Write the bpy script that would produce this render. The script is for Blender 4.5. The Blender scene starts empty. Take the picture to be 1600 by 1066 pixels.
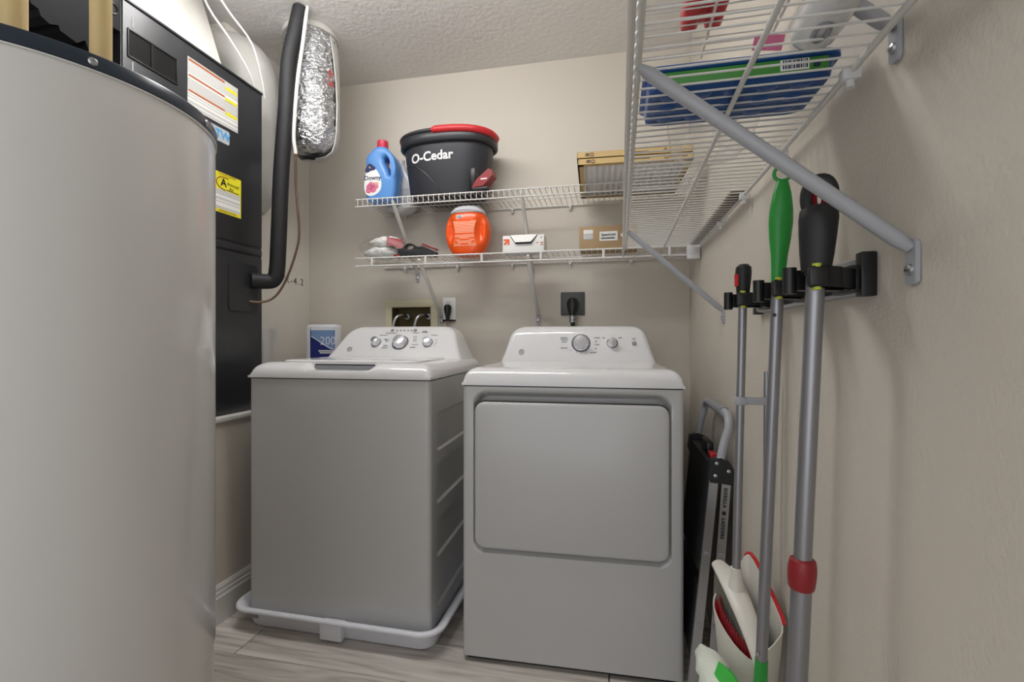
import bpy, bmesh, math, random
from mathutils import Matrix, Vector
random.seed(7)
R = math.radians
sc = bpy.context.scene
col = sc.collection

# ---------------------------------------------------------------- camera, world, light, exposure
H = 1.045
cam_d = bpy.data.cameras.new('camera'); cam_d.sensor_width = 36; cam_d.lens = 741/1600*36
cam_d.shift_y = -3/1600; cam_d.clip_start = 0.02
cam = bpy.data.objects.new('camera', cam_d); col.objects.link(cam)
cam.location = (0, 0, H); cam.rotation_euler = (R(90), 0, R(12)); sc.camera = cam

world = bpy.data.worlds.new('world'); sc.world = world; world.use_nodes = True
bg = world.node_tree.nodes['Background']; bg.inputs[0].default_value = (.97, 0.99, 1.03, 1); bg.inputs[1].default_value = 1.45
LAMP = 21.0
sc.view_settings.view_transform = 'Standard'; sc.view_settings.look = 'None'
sc.view_settings.exposure = 0.0; sc.view_settings.gamma = 1.0; sc.view_settings.use_curve_mapping = False

# ---------------------------------------------------------------- materials
def lin(c):
    return tuple((x/12.92 if x <= .04045 else ((x+.055)/1.055)**2.4) for x in c)
def hx(s):
    return lin(tuple(int(s[i:i+2], 16)/255 for i in (0, 2, 4)))
def mat(name, c, rough=.5, metal=0., bump=None, var=None, coat=0., rnd=0., spec=.5):
    m = bpy.data.materials.new(name); m.use_nodes = True
    nt = m.node_tree; N = nt.nodes; L = nt.links; p = N['Principled BSDF']
    c = hx(c) if isinstance(c, str) else c
    p.inputs['Base Color'].default_value = (*c, 1); p.inputs['Roughness'].default_value = rough
    p.inputs['Metallic'].default_value = metal; p.inputs['Coat Weight'].default_value = coat
    p.inputs['Specular IOR Level'].default_value = spec
    tc = N.new('ShaderNodeTexCoord')
    if var:
        n = N.new('ShaderNodeTexNoise'); n.inputs['Scale'].default_value = var[0]; n.inputs['Detail'].default_value = 4
        L.new(tc.outputs['Object'], n.inputs['Vector'])
        r = N.new('ShaderNodeMapRange'); r.inputs['To Min'].default_value = 1-var[1]; r.inputs['To Max'].default_value = 1+var[1]
        L.new(n.outputs['Fac'], r.inputs['Value'])
        h = N.new('ShaderNodeHueSaturation'); h.inputs['Color'].default_value = (*c, 1)
        L.new(r.outputs['Result'], h.inputs['Value']); L.new(h.outputs['Color'], p.inputs['Base Color'])
    if bump:
        n = N.new('ShaderNodeTexNoise'); n.inputs['Scale'].default_value = bump[0]; n.inputs['Detail'].default_value = bump[3] if len(bump) > 3 else 3
        L.new(tc.outputs['Object'], n.inputs['Vector'])
        b = N.new('ShaderNodeBump'); b.inputs['Strength'].default_value = bump[1]; b.inputs['Distance'].default_value = bump[2]
        L.new(n.outputs['Fac'], b.inputs['Height']); L.new(b.outputs['Normal'], p.inputs['Normal'])
    return m
def print_mat(name, base, ink, freq, axis, cover=.45, rough=.5, words=90):
    """paper with rows of unreadable small print: rows along `axis`, broken up along the row by noise"""
    m = mat(name, base, rough); nt = m.node_tree; N = nt.nodes; L = nt.links; p = N['Principled BSDF']
    tc = N.new('ShaderNodeTexCoord'); s = N.new('ShaderNodeSeparateXYZ'); L.new(tc.outputs['Object'], s.inputs[0])
    def M(op, a, b):
        k = N.new('ShaderNodeMath'); k.operation = op
        for i, v in enumerate((a, b)):
            if v is None: continue
            if isinstance(v, (int, float)): k.inputs[i].default_value = v
            else: L.new(v, k.inputs[i])
        return k.outputs[0]
    row = M('MULTIPLY', s.outputs[axis], freq)
    band = M('LESS_THAN', M('FRACT', row, None), .5)
    fl = M('FLOOR', row, None)
    cb = N.new('ShaderNodeCombineXYZ')
    oth = 'XYZ'.replace(axis, '')[0] if axis == 'Z' and name.startswith('x') else ('Y' if axis != 'Y' else 'X')
    L.new(M('MULTIPLY', s.outputs[oth], words), cb.inputs[0]); L.new(M('MULTIPLY', fl, 3.7), cb.inputs[1])
    n = N.new('ShaderNodeTexNoise'); n.inputs['Scale'].default_value = 1; n.inputs['Detail'].default_value = 2
    L.new(cb.outputs[0], n.inputs['Vector'])
    f = M('MULTIPLY', band, M('LESS_THAN', n.outputs['Fac'], cover+.07))
    mx = N.new('ShaderNodeMix'); mx.data_type = 'RGBA'
    mx.inputs['A'].default_value = (*hx(base), 1); mx.inputs['B'].default_value = (*hx(ink), 1)
    L.new(f, mx.inputs['Factor']); L.new(mx.outputs['Result'], p.inputs['Base Color'])
    return m
def film_mat(name, amt=.12, rough=.12, tint=(1, 1, 1)):
    m = bpy.data.materials.new(name); m.use_nodes = True; nt = m.node_tree; N = nt.nodes; L = nt.links
    N.remove(N['Principled BSDF']); o = N['Material Output']
    t = N.new('ShaderNodeBsdfTransparent'); t.inputs[0].default_value = (*tint, 1)
    g = N.new('ShaderNodeBsdfGlossy'); g.inputs['Roughness'].default_value = rough
    f = N.new('ShaderNodeFresnel'); f.inputs['IOR'].default_value = 1.45
    a = N.new('ShaderNodeMath'); a.operation = 'MULTIPLY_ADD'; a.inputs[1].default_value = .4; a.inputs[2].default_value = amt
    L.new(f.outputs[0], a.inputs[0])
    mx = N.new('ShaderNodeMixShader'); L.new(a.outputs[0], mx.inputs[0]); L.new(t.outputs[0], mx.inputs[1]); L.new(g.outputs[0], mx.inputs[2])
    L.new(mx.outputs[0], o.inputs['Surface']); return m
def plank_mat():
    m = mat('plank_wood', 'a39a90', .42); nt = m.node_tree; N = nt.nodes; L = nt.links; p = N['Principled BSDF']
    tc = N.new('ShaderNodeTexCoord'); oi = N.new('ShaderNodeObjectInfo')
    ad = N.new('ShaderNodeVectorMath'); ad.operation = 'ADD'
    sc_ = N.new('ShaderNodeVectorMath'); sc_.operation = 'SCALE'; sc_.inputs[0].default_value = (7, 13, 3)
    L.new(oi.outputs['Random'], sc_.inputs['Scale']); L.new(tc.outputs['Object'], ad.inputs[0]); L.new(sc_.outputs[0], ad.inputs[1])
    mp = N.new('ShaderNodeMapping'); mp.inputs['Scale'].default_value = (2.2, 26, 26); L.new(ad.outputs[0], mp.inputs['Vector'])
    n = N.new('ShaderNodeTexNoise'); n.inputs['Scale'].default_value = 1; n.inputs['Detail'].default_value = 7; n.inputs['Distortion'].default_value = 1.6
    L.new(mp.outputs[0], n.inputs['Vector'])
    cr = N.new('ShaderNodeValToRGB'); e = cr.color_ramp.elements
    e[0].position = .25; e[0].color = (*hx('8f8881'), 1); e[1].position = .75; e[1].color = (*hx('dcd7d0'), 1)
    k = cr.color_ramp.elements.new(.5); k.color = (*hx('c2bbb3'), 1)
    L.new(n.outputs['Fac'], cr.inputs[0])
    h = N.new('ShaderNodeHueSaturation'); r = N.new('ShaderNodeMapRange'); r.inputs['To Min'].default_value = .86; r.inputs['To Max'].default_value = 1.1
    L.new(oi.outputs['Random'], r.inputs['Value']); L.new(r.outputs[0], h.inputs['Value']); L.new(cr.outputs[0], h.inputs['Color'])
    L.new(h.outputs[0], p.inputs['Base Color'])
    b = N.new('ShaderNodeBump'); b.inputs['Strength'].default_value = .15; b.inputs['Distance'].default_value = .002
    L.new(n.outputs['Fac'], b.inputs['Height']); L.new(b.outputs[0], p.inputs['Normal'])
    return m

M = {}
M['wall'] = mat('wall_paint', 'cec7bb', .6, bump=(150, .5, .0022, 2))
M['wall_back'] = mat('wall_paint_back', 'cdc6ba', .6, bump=(60, .22, .003, 2))
M['ceiling'] = mat('ceiling_paint', 'ebe8e4', .8, bump=(45, .6, .006, 3))
M['duct_board'] = mat('duct_board_facing', 'e2ded5', .12, coat=.8, metal=.12, var=(9, .05), bump=(5, .04, .008))
_p = M['duct_board'].node_tree.nodes['Principled BSDF']; _p.inputs['Coat Weight'].default_value = 1; _p.inputs['Coat IOR'].default_value = 2.3; _p.inputs['Coat Roughness'].default_value = .09
M['mastic'] = mat('duct_mastic', 'bebcb6', .6, var=(6, .14), bump=(9, .4, .02))
M['trim'] = mat('trim_white', 'dcdad5', .4)
M['base'] = mat('floor_underlay', '4a4641', .9)
M['plank'] = plank_mat()
M['enamel'] = mat('white_enamel', 'bcbcbb', .24, coat=.25)
M['tank'] = mat('tank_enamel', 'dcdcda', .20, var=(3, .02), coat=.3)
M['white_plastic'] = mat('white_plastic', 'dcdcdd', .14, coat=.3)
M['pan'] = mat('pan_plastic', 'e4e6ee', .4)
M['grey_plastic'] = mat('grey_plastic', '8d9096', .35)
M['print_grey'] = mat('printed_grey', '7b7d84', .5)
M['navy'] = mat('navy_cap', '1d2c3c', .28)
M['cream'] = mat('cream_pipe', 'd9c08a', .35)
M['cabinet'] = mat('black_cabinet', '2b2c2f', .36, var=(5, .06))
M['cabinet_dark'] = mat('dark_recess', '101012', .3)
M['black'] = mat('black_plastic', '131315', .38)
M['soft_black'] = mat('black_rubber_grip', '17171a', .5)
M['foam'] = mat('black_foam_insulation', '131316', .62, bump=(120, .2, .002))
M['knob_face'] = mat('knob_silver', 'd4d6da', .22, metal=.85)
M['dial_ring'] = mat('dial_ring_grey', '565860', .4)
M['dull_black'] = mat('dull_black_plastic', '141416', .6, spec=.15)
M['chrome'] = mat('chrome', 'e4e6ea', .09, metal=1)
M['steel'] = mat('steel', 'b9bbc0', .3, metal=1)
M['alu'] = mat('aluminium_pole', '9a9ba0', .36, metal=.85)
M['copper'] = mat('aged_copper', '6b5648', .45, metal=.6, var=(40, .3))
M['wire'] = mat('wire_coating', 'd9d8d4', .38)
M['strut'] = mat('grey_and_strut_shade', 'a6a8ae', .35)  # grey parts; also shade painted into the right shelf struts
M['cable'] = mat('white_cable', 'dcdad6', .4)
M['bucket'] = mat('bucket_plastic', '2c2d33', .42)
M['bucket_rim'] = mat('bucket_rim_plastic', '2b2b2f', .38)
M['red'] = mat('red_plastic', 'c2262c', .35)
M['dark_red'] = mat('dark_red_plastic', '8c1d24', .38)
M['white'] = mat('white_print', 'ededea', .5)
M['jug_blue'] = mat('blue_jug_plastic', '5b93d6', .3)
M['jug_cap'] = mat('pink_red_cap', 'd2364f', .4)
M['navy_print'] = mat('navy_print', '1a2250', .45)
M['pink'] = mat('pink_print', 'd76f92', .5)
M['skin'] = mat('peach_print', 'd9a184', .5)
M['orange'] = mat('orange_plastic', 'f2570e', .28, coat=.2)
M['lid_grey'] = mat('pale_lid', 'd3d3da', .4)
M['pale_print'] = print_mat('y_tub_print', 'f2570e', 'f7b89a', 150, 'Z', .5, words=120)
M['card'] = mat('cardboard', 'a98e6b', .75, var=(30, .06))
M['card_light'] = mat('filter_cardboard', 'cdb07a', .7, var=(30, .05))
M['card_dark'] = mat('brown_strip_wood', '6d5a49', .75, var=(30, .1))
M['media'] = mat('filter_media', 'f2f2f0', .8, var=(60, .05), bump=(80, .4, .003))
M['paper'] = print_mat('x_paper_label', 'e2e2de', '9a9a98', 210, 'Z', .5)
M['paper_back'] = print_mat('back_paper_label', 'e6e5e2', '8d8d8c', 150, 'Z', .45)
M['rust'] = mat('orange_rule_print', 'b5663c', .5)
M['yellow'] = mat('yellow_print', 'e3da2b', .45)
M['yellow_pin'] = mat('yellow_green_pin', 'b9c23a', .45)
M['ink'] = mat('black_ink', '18181a', .5)
M['ink_soft'] = mat('faded_ink', '4c4843', .6)
M['plate_silver'] = mat('silver_plate', 'b5b9bd', .35)
M['sky_print'] = mat('sky_blue_print', '3aa0e0', .45)
M['almond'] = mat('almond_plastic', 'd9d2b4', .45)
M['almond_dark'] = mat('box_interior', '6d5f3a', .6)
M['outlet_grey'] = mat('dark_outlet_plate', '4d4e50', .4)
M['pack_blue'] = mat('deep_blue_print', '232c78', .4)
M['pack_sky'] = mat('pale_blue_print', '7d9ccb', .4)
M['pack_white'] = mat('pack_white_print', 'e6e8ee', .4)
M['tray_blue'] = mat('blue_tray_plastic', '1d4f93', .3)
M['tray_green'] = mat('green_label', '3f8a35', .4)
M['green'] = mat('green_plastic', '27963a', .35)
M['lime'] = mat('lime_green', '46c24c', .4)
M['pad'] = mat('mop_pad_fabric', 'dfe5d8', .9, bump=(160, .6, .004), var=(18, .05))
M['fluff'] = mat('white_fluff', 'e9e8e4', .95, bump=(120, .8, .008))
M['grey_fluff'] = mat('grey_fluff', 'c9c7c2', .95, bump=(150, 1, .008))
M['dustpan'] = mat('off_white_plastic', 'd8d5cb', .35)
M['bristle'] = mat('grey_bristle', '6d6d62', .8)
M['tan'] = mat('tan_sleeve', 'b08e78', .6)
M['film'] = film_mat('clear_film', .015, .08)
M['film2'] = film_mat('clear_bag_film', .03, .12)
def foil():
    m = mat('foil_jacket', 'd4d6d9', .17, metal=1); nt = m.node_tree; N = nt.nodes; L = nt.links
    tc = N.new('ShaderNodeTexCoord'); mp = N.new('ShaderNodeMapping'); mp.inputs['Scale'].default_value = (30, 30, 55); L.new(tc.outputs['Object'], mp.inputs['Vector'])
    n = N.new('ShaderNodeTexNoise'); n.inputs['Scale'].default_value = 1; n.inputs['Detail'].default_value = 5; n.inputs['Distortion'].default_value = 1.2
    L.new(mp.outputs[0], n.inputs['Vector'])
    b = N.new('ShaderNodeBump'); b.inputs['Strength'].default_value = .9; b.inputs['Distance'].default_value = .02
    L.new(n.outputs['Fac'], b.inputs['Height']); L.new(b.outputs[0], N['Principled BSDF'].inputs['Normal'])
    return m
M['foil'] = foil()
def emit(name, c, s):
    m = bpy.data.materials.new(name); m.use_nodes = True; p = m.node_tree.nodes['Principled BSDF']
    p.inputs['Base Color'].default_value = (.8, .8, .8, 1); p.inputs['Emission Color'].default_value = (*c, 1); p.inputs['Emission Strength'].default_value = s
    return m
M['diffuser'] = emit('lit_diffuser', (1, .985, .975), LAMP)

# ---------------------------------------------------------------- helpers
ROOT = {}
def root_matrix(o):
    while o.parent: o = o.parent
    return ROOT.get(o.name, Matrix.Identity(4))
class B:
    def __init__(s): s.v = []; s.f = []
    def add(s, v, f, mx=None):
        n = len(s.v)
        s.v += [(mx @ Vector(p)) if mx else Vector(p) for p in v]
        s.f += [tuple(i+n for i in q) for q in f]; return s
    def bm(s, bm, mx=None):
        bm.verts.ensure_lookup_table(); bm.verts.index_update()
        s.add([v.co.copy() for v in bm.verts], [[v.index for v in f.verts] for f in bm.faces], mx); bm.free(); return s
    def box(s, a, b, bev=0., seg=2, mx=None):
        bm = bmesh.new(); bmesh.ops.create_cube(bm, size=1)
        for v in bm.verts:
            v.co = Vector([a[i]+(v.co[i]+.5)*(b[i]-a[i]) for i in range(3)])
        if bev: bmesh.ops.bevel(bm, geom=list(bm.edges), offset=bev, segments=seg, profile=.5, affect='EDGES')
        return s.bm(bm, mx)
    def loft(s, loops, cap0=True, cap1=True, closed=True, mx=None):
        n = len(loops[0]); v = [p for l in loops for p in l]; f = []
        for k in range(len(loops)-1):
            for i in range(n if closed else n-1):
                j = (i+1) % n; f.append((k*n+i, k*n+j, (k+1)*n+j, (k+1)*n+i))
        if cap0: f.append(tuple(range(n))[::-1])
        if cap1: f.append(tuple((len(loops)-1)*n+i for i in range(n)))
        return s.add(v, f, mx)
    def tube(s, path, r, n=8, cap=True, closed=False, mx=None, flat=None):
        P = [Vector(p) for p in path]; m = len(P); loops = []
        T = []
        for i in range(m):
            a = P[(i-1) % m] if closed or i else P[i]; b = P[(i+1) % m] if closed or i < m-1 else P[i]
            T.append((b-a).normalized())
        up = Vector((0, 0, 1)) if abs(T[0].z) < .9 else Vector((1, 0, 0))
        nn = (up-T[0]*up.dot(T[0])).normalized()
        for i in range(m):
            nn = (nn-T[i]*nn.dot(T[i])).normalized(); bb = T[i].cross(nn)
            ri = r[i] if isinstance(r, (list, tuple)) else r
            fl = flat or 1
            loops.append([P[i]+nn*ri*math.cos(2*math.pi*k/n)+bb*ri*fl*math.sin(2*math.pi*k/n) for k in range(n)])
        if closed: loops.append(loops[0]); cap = False
        return s.loft(loops, cap, cap, mx=mx)
    def lathe(s, prof, n=24, c=(0, 0, 0), mx=None, cap=True, sx=1, sy=1, a0=0, a1=2*math.pi):
        loops = [[(c[0]+r*sx*math.cos(2*math.pi*k/n), c[1]+r*sy*math.sin(2*math.pi*k/n), c[2]+z) for k in range(n)] for r, z in prof]
        return s.loft(loops, cap, cap, mx=mx)
    def ball(s, c, r, n=12, m=8, jit=0., rng=None):
        loops = []
        for i in range(1, m):
            t = math.pi*i/m
            loops.append([(c[0]+r[0]*math.sin(t)*math.cos(2*math.pi*k/n)*(1+jit*((rng or random).random()-.5)), c[1]+r[1]*math.sin(t)*math.sin(2*math.pi*k/n)*(1+jit*((rng or random).random()-.5)), c[2]-r[2]*math.cos(t)) for k in range(n)])
        return s.loft(loops)
    def text(s, body, size, o, ax, up, ext=.0004, fn=None, bold=0., sp=1.):
        cu = bpy.data.curves.new('t', 'FONT'); cu.body = body; cu.size = size; cu.align_x = 'CENTER'; cu.align_y = 'CENTER'
        cu.extrude = ext; cu.resolution_u = 3; cu.offset = bold; cu.space_character = sp
        ob = bpy.data.objects.new('t', cu); col.objects.link(ob)
        me = bpy.data.meshes.new_from_object(ob.evaluated_get(bpy.context.evaluated_depsgraph_get()))
        o = Vector(o); ax = Vector(ax).normalized(); up = Vector(up).normalized(); nn = ax.cross(up)
        vs = [fn(v.co) if fn else o+ax*v.co.x+up*v.co.y+nn*v.co.z for v in me.vertices]
        s.add(vs, [tuple(p.vertices) for p in me.polygons])
        bpy.data.objects.remove(ob); bpy.data.curves.remove(cu); bpy.data.meshes.remove(me); return s
    def curve2d(s, splines, ext, bev, o, ax, up, bres=3, res=8):
        """filled outline (with holes), given thickness and rounded edge; plane ax,up"""
        cu = bpy.data.curves.new('c', 'CURVE'); cu.dimensions = '2D'; cu.fill_mode = 'BOTH'; cu.extrude = ext; cu.bevel_depth = bev; cu.bevel_resolution = bres; cu.resolution_u = res
        cu.offset = -bev
        for pts, smooth in splines:
            if smooth:
                sp = cu.splines.new('BEZIER'); sp.bezier_points.add(len(pts)-1)
                for bp, p in zip(sp.bezier_points, pts):
                    bp.co = (p[0], p[1], 0); bp.handle_left_type = bp.handle_right_type = 'VECTOR' if len(p) > 2 and p[2] else 'AUTO'
            else:
                sp = cu.splines.new('POLY'); sp.points.add(len(pts)-1)
                for bp, p in zip(sp.points, pts): bp.co = (p[0], p[1], 0, 1)
            sp.use_cyclic_u = True
        ob = bpy.data.objects.new('c', cu); col.objects.link(ob)
        me = bpy.data.meshes.new_from_object(ob.evaluated_get(bpy.context.evaluated_depsgraph_get()))
        o = Vector(o); ax = Vector(ax).normalized(); up = Vector(up).normalized(); nn = ax.cross(up)
        s.add([o+ax*v.co.x+up*v.co.y+nn*v.co.z for v in me.vertices], [tuple(p.vertices) for p in me.polygons])
        bpy.data.objects.remove(ob); bpy.data.curves.remove(cu); bpy.data.meshes.remove(me); return s
    def build(s, name, m, parent=None, local=False, loc=None, sharp=38, label=None, mesh_only=False):
        me = bpy.data.meshes.new(name)
        vs = s.v
        if parent and not local:
            inv = root_matrix(parent).inverted(); vs = [inv @ p for p in vs]
        if loc: vs = [p-Vector(loc) for p in vs]
        me.from_pydata([tuple(p) for p in vs], [], s.f)
        bm = bmesh.new(); bm.from_mesh(me); bmesh.ops.remove_doubles(bm, verts=bm.verts, dist=1e-6); bmesh.ops.recalc_face_normals(bm, faces=bm.faces); bm.to_mesh(me); bm.free()
        me.polygons.foreach_set('use_smooth', [True]*len(me.polygons)); me.set_sharp_from_angle(angle=R(sharp))
        me.materials.append(M[m]); me.update()
        if mesh_only: return me
        ob = bpy.data.objects.new(name, me); col.objects.link(ob)
        if parent: ob.parent = parent
        if loc: ob.location = loc; ROOT[ob.name] = Matrix.Translation(loc)
        if label: ob['label'] = label
        return ob
def tag(o, label, cat, group=None):
    o['label'] = label; o['category'] = cat
    if group: o['group'] = group
    return o
def thing(name, label, cat, loc, rz=0., group=None):
    o = bpy.data.objects.new(name, None); col.objects.link(o); o.empty_display_size = .05
    o.location = loc; o.rotation_euler = (0, 0, rz)
    ROOT[o.name] = Matrix.Translation(loc) @ Matrix.Rotation(rz, 4, 'Z')
    return tag(o, label, cat, group)
def struct(b, name, m, parent=None, sharp=38):
    o = b.build(name, m, parent, sharp=sharp)
    if not parent: o['kind'] = 'structure'
    return o
def inst(name, me, parent, loc, rot=(0, 0, 0)):
    o = bpy.data.objects.new(name, me); col.objects.link(o); o.parent = parent; o.location = loc; o.rotation_euler = rot; return o
def rrect(cx, cy, hx_, hy_, r, n=5):
    out = []
    for (sx, sy, a) in ((1, 1, 0), (-1, 1, 90), (-1, -1, 180), (1, -1, 270)):
        for k in range(n+1):
            t = R(a+90*k/n); out.append((cx+sx*(hx_-r)+r*math.cos(t), cy+sy*(hy_-r)+r*math.sin(t)))
    return out
def smooth(t): t = max(0, min(1, t)); return t*t*(3-2*t)
def bez(pts, n=12):
    """Catmull-Rom through points"""
    P = [Vector(p) for p in pts]; P = [2*P[0]-P[1]]+P+[2*P[-1]-P[-2]]; out = []
    for i in range(1, len(P)-2):
        for k in range(n):
            t = k/n; a, b, c, d = P[i-1:i+3]
            out.append(.5*((2*b)+(c-a)*t+(2*a-5*b+4*c-d)*t*t+(-a+3*b-3*c+d)*t**3))
    return out+[P[-2]]
def frame(o, z, x=(1, 0, 0)):
    z = Vector(z).normalized(); x = Vector(x); x = (x-z*x.dot(z)).normalized(); y = z.cross(x)
    m = Matrix((x, y, z)).transposed().to_4x4(); m.translation = Vector(o); return m

# ---------------------------------------------------------------- room
XR, YB, ZC = .352, 2.35, 2.43
XL, YL0, XP = -1.655, 1.765, -1.425      # left duct board wall, its near edge, platform front
fl = struct(B().box((-2.2, -1.6, -.06), (XR+.1, YB+.1, -.006)), 'floor', 'base')
PW = .178
y = -1.5; row = 0
while y < YB:
    off = [(.35), (-.25), (.72), (.05), (-.5)][row % 5]; x = -2.2-1.22+off
    while x < XR:
        a, b = max(x, -2.2), min(x+1.218, XR)
        if b-a > .02:
            struct(B().box((a+.0006, y+.0006, -.006), (b-.0006, min(y+PW-.0006, YB), 0), .0012, 1), 'plank', 'plank', fl)
        x += 1.22
    y += PW; row += 1
struct(B().box((-2.2, -1.6, ZC), (XR+.1, YB+.1, ZC+.08)), 'ceiling', 'ceiling')
struct(B().box((XR, -1.6, 0), (XR+.1, YB+.1, ZC)), 'wall_right', 'wall')
# back wall, with the opening of the washer supply box
hx0, hx1, hz0, hz1 = -1.155, -.935, 1.03, 1.214
wb = B()
for (a, b, c, d) in ((-2.2, hx0, 0, ZC), (hx1, XR, 0, ZC), (hx0, hx1, 0, hz0), (hx0, hx1, hz1, ZC)):
    wb.box((a, YB, c), (b, YB+.1, d))
struct(wb, 'wall_back', 'wall_back')
struct(B().box((-2.25, -1.6, 0), (-2.15, YB+.1, ZC)), 'wall_left', 'wall')
struct(B().box((-2.15, -1.6, 0), (XP, YB, .735)), 'wall_platform', 'wall')
struct(B().box((-2.15, -1.6, .735), (XP+.012, YB, .755), .004), 'trim_1', 'trim')
wn = struct(B().box((-2.15, YL0, .755), (XL, YB, ZC)), 'wall_nook', 'duct_board')
b = B().text('T', .05, (XL+.001, 2.05, 1.355), (0, 1, 0), (0, 0, 1), .0003)
b.text('R-4.2', .052, (XL+.001, 2.225, 1.352), (0, 1, 0), (0, 0, 1), .0003, sp=1.35)
b.build('lettering', 'ink_soft', wn)
bb = B()
prof = [(0, 0), (.016, 0), (.016, .095), (.012, .102), (.012, .113), (.009, .117), (.009, .128), (.004, .14), (0, .14)]
bb.loft([[(XP+px, yy, pz) for px, pz in prof] for yy in (-1.6, YB)])
struct(bb, 'baseboard_left', 'trim', sharp=20)
bb = B(); bb.loft([[(xx, YB-px, pz) for px, pz in prof] for xx in (XP+.02, XR)])
struct(bb, 'baseboard_back', 'trim', sharp=20)

# ceiling light (just above the picture)
t = thing('ceiling_light', 'long fluorescent ceiling light above the washer and dryer', 'lamp', (-.82, 1.3, ZC))
B().box((-1.43, 1.21, 2.415), (-.21, 1.39, ZC), .004).build('housing', 'white_plastic', t)
B().box((-1.40, 1.23, 2.335), (-.24, 1.37, 2.414), .02).build('diffuser', 'diffuser', t)

# ---------------------------------------------------------------- water heater
hc = (-1.035, .6725); hr = .2785; ht = 1.48
t = thing('water_heater', 'tall pale grey water heater with navy top rim in left foreground', 'water heater', (hc[0], hc[1], 0))
B().lathe([(hr-.02, .012), (hr-.004, .02), (hr-.004, .405), (hr-.001, .41), (hr-.001, ht-.022)], 96, (hc[0], hc[1], 0)).build('tank', 'tank', t, sharp=50)
B().lathe([(hr-.006, 0), (hr-.006, .02)], 64, (hc[0], hc[1], 0)).build('base_ring', 'navy', t)
B().lathe([(hr+.0008, ht-.024), (hr+.0022, ht-.023), (hr+.0022, ht-.003), (hr, ht), (hr-.02, ht+.001), (.05, ht+.006)], 96, (hc[0], hc[1], 0)).build('top_cap', 'navy', t, sharp=50)
b = B().lathe([(hr-.0005, ht-.0275), (hr+.0018, ht-.0265), (hr+.0018, ht-.0245), (hr-.0005, ht-.024)], 96, (hc[0], hc[1], 0), cap=False).build('cap_bead', 'tank', t)
def heater_screw(u):
    xc = (u-800)/741; d = Vector((-.2079+.9781*xc, .9781+.2079*xc)); c = Vector(hc)
    a = d.dot(d); bq = -2*d.dot(c); k = c.dot(c)-(hr+.002)**2; tt = (-bq-math.sqrt(max(0, bq*bq-4*a*k)))/(2*a)
    p = d*tt; nrm = (p-c).normalized()
    return (p.x, p.y, ht-.0135), (nrm.x, nrm.y, 0)
for u in (145, 322):
    o, n_ = heater_screw(u)
    b = B().lathe([(.0062, 0), (.0062, .0012), (.0045, .0028), (.0022, .003), (.002, .0012)], 16, mx=frame(o, n_, (0, 0, 1)))
    b.build('screw', 'steel', t)
for (px, py, r, coup) in ((-.823, .622, .0148, False), (-.93, .572, .0165, True)):
    b = B().lathe([(r+.006, ht-.002), (r+.004, ht+.008), (r, ht+.01), (r, ht+.55)], 24, (px, py, 0))
    b.build('supply_pipe', 'cream', t)
    if coup:
        B().lathe([(r+.009, ht-.01), (r+.009, ht+.028), (r+.006, ht+.034), (r, ht+.035)], 24, (px, py, 0)).build('pipe_coupling', 'cream', t)
# paper tag lying on top of the heater
# ---------------------------------------------------------------- air handler
CX = -1.44; cy0, cy1, cz0, cz1 = 1.147, 1.731, .755, 2.075
t = thing('air_handler', 'black metal air handler cabinet with paper labels on the left platform', 'air handler', (-1.7, 1.44, .755))
B().box((-1.97, cy0, cz0), (CX-.004, cy1, cz1), .003).build('cabinet_body', 'cabinet', t)
B().box((CX-.004, cy0+.003, 1.425), (CX, cy1-.003, cz1-.008), .0018).build('upper_panel', 'cabinet', t)
B().box((CX-.004, cy0+.003, 1.39), (CX+.001, cy1-.003, 1.415), .003).build('seam_rail', 'cabinet', t)
B().box((CX-.004, cy0+.003, cz0+.02), (CX, cy1-.003, 1.38), .0018).build('lower_panel', 'cabinet', t)
B().box((CX-.012, cy0-.001, cz1-.006), (CX+.003, cy1+.002, cz1+.003), .002).build('top_flange', 'cabinet', t)
# dark inspection window with frame
b = B()
for (a0, a1, b0, b1) in ((1.163, 1.333, 1.985, 1.99), (1.163, 1.333, 1.903, 1.908), (1.163, 1.168, 1.903, 1.99), (1.328, 1.333, 1.903, 1.99)):
    b.box((CX-.001, a0, b0), (CX+.004, a1, b1), .001)
wf = b.build('window_frame', 'cabinet', t)
B().box((CX-.002, 1.168, 1.908), (CX+.0008, 1.328, 1.985)).build('window_pane', 'cabinet_dark', wf)
B().box((CX+.0005, 1.238, 1.908), (CX+.003, 1.246, 1.985)).build('window_bar', 'black', wf)
for (yy, z0, z1) in ((1.178, 2.0, 2.03), (1.178, 1.865, 1.895)):
    B().box((CX, yy, z0), (CX+.0012, yy+.004, z1)).build('slot', 'plate_silver', t)
# warning label
lb = B().box((CX-.0003, 1.372, 1.852), (CX+.0007, 1.597, 2.026)).build('warning_label', 'paper', t, label='white warning label with orange and yellow rules')
for zz in (2.018, 1.964, 1.911):
    B().box((CX+.0004, 1.376, zz-.0035), (CX+.0011, 1.532, zz+.0035)).build('orange_rule', 'rust', lb)
for zz in (2.0, 1.958, 1.905):
    B().box((CX+.0004, 1.536, zz-.006), (CX+.0011, 1.592, zz+.006)).build('yellow_rule', 'yellow', lb)
# name plate
npl = B().loft([[(CX+dx, yy, zz) for yy, zz in rrect(1.475, 1.812, .08, .026, .008)] for dx in (-.0003, .001)]).build('name_plate', 'plate_silver', t)
B().text('TW', .042, (CX+.0014, 1.523, 1.812), (0, 1, 0), (0, 0, 1), .0003, bold=.001).build('plate_lettering', 'sky_print', npl)
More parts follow.
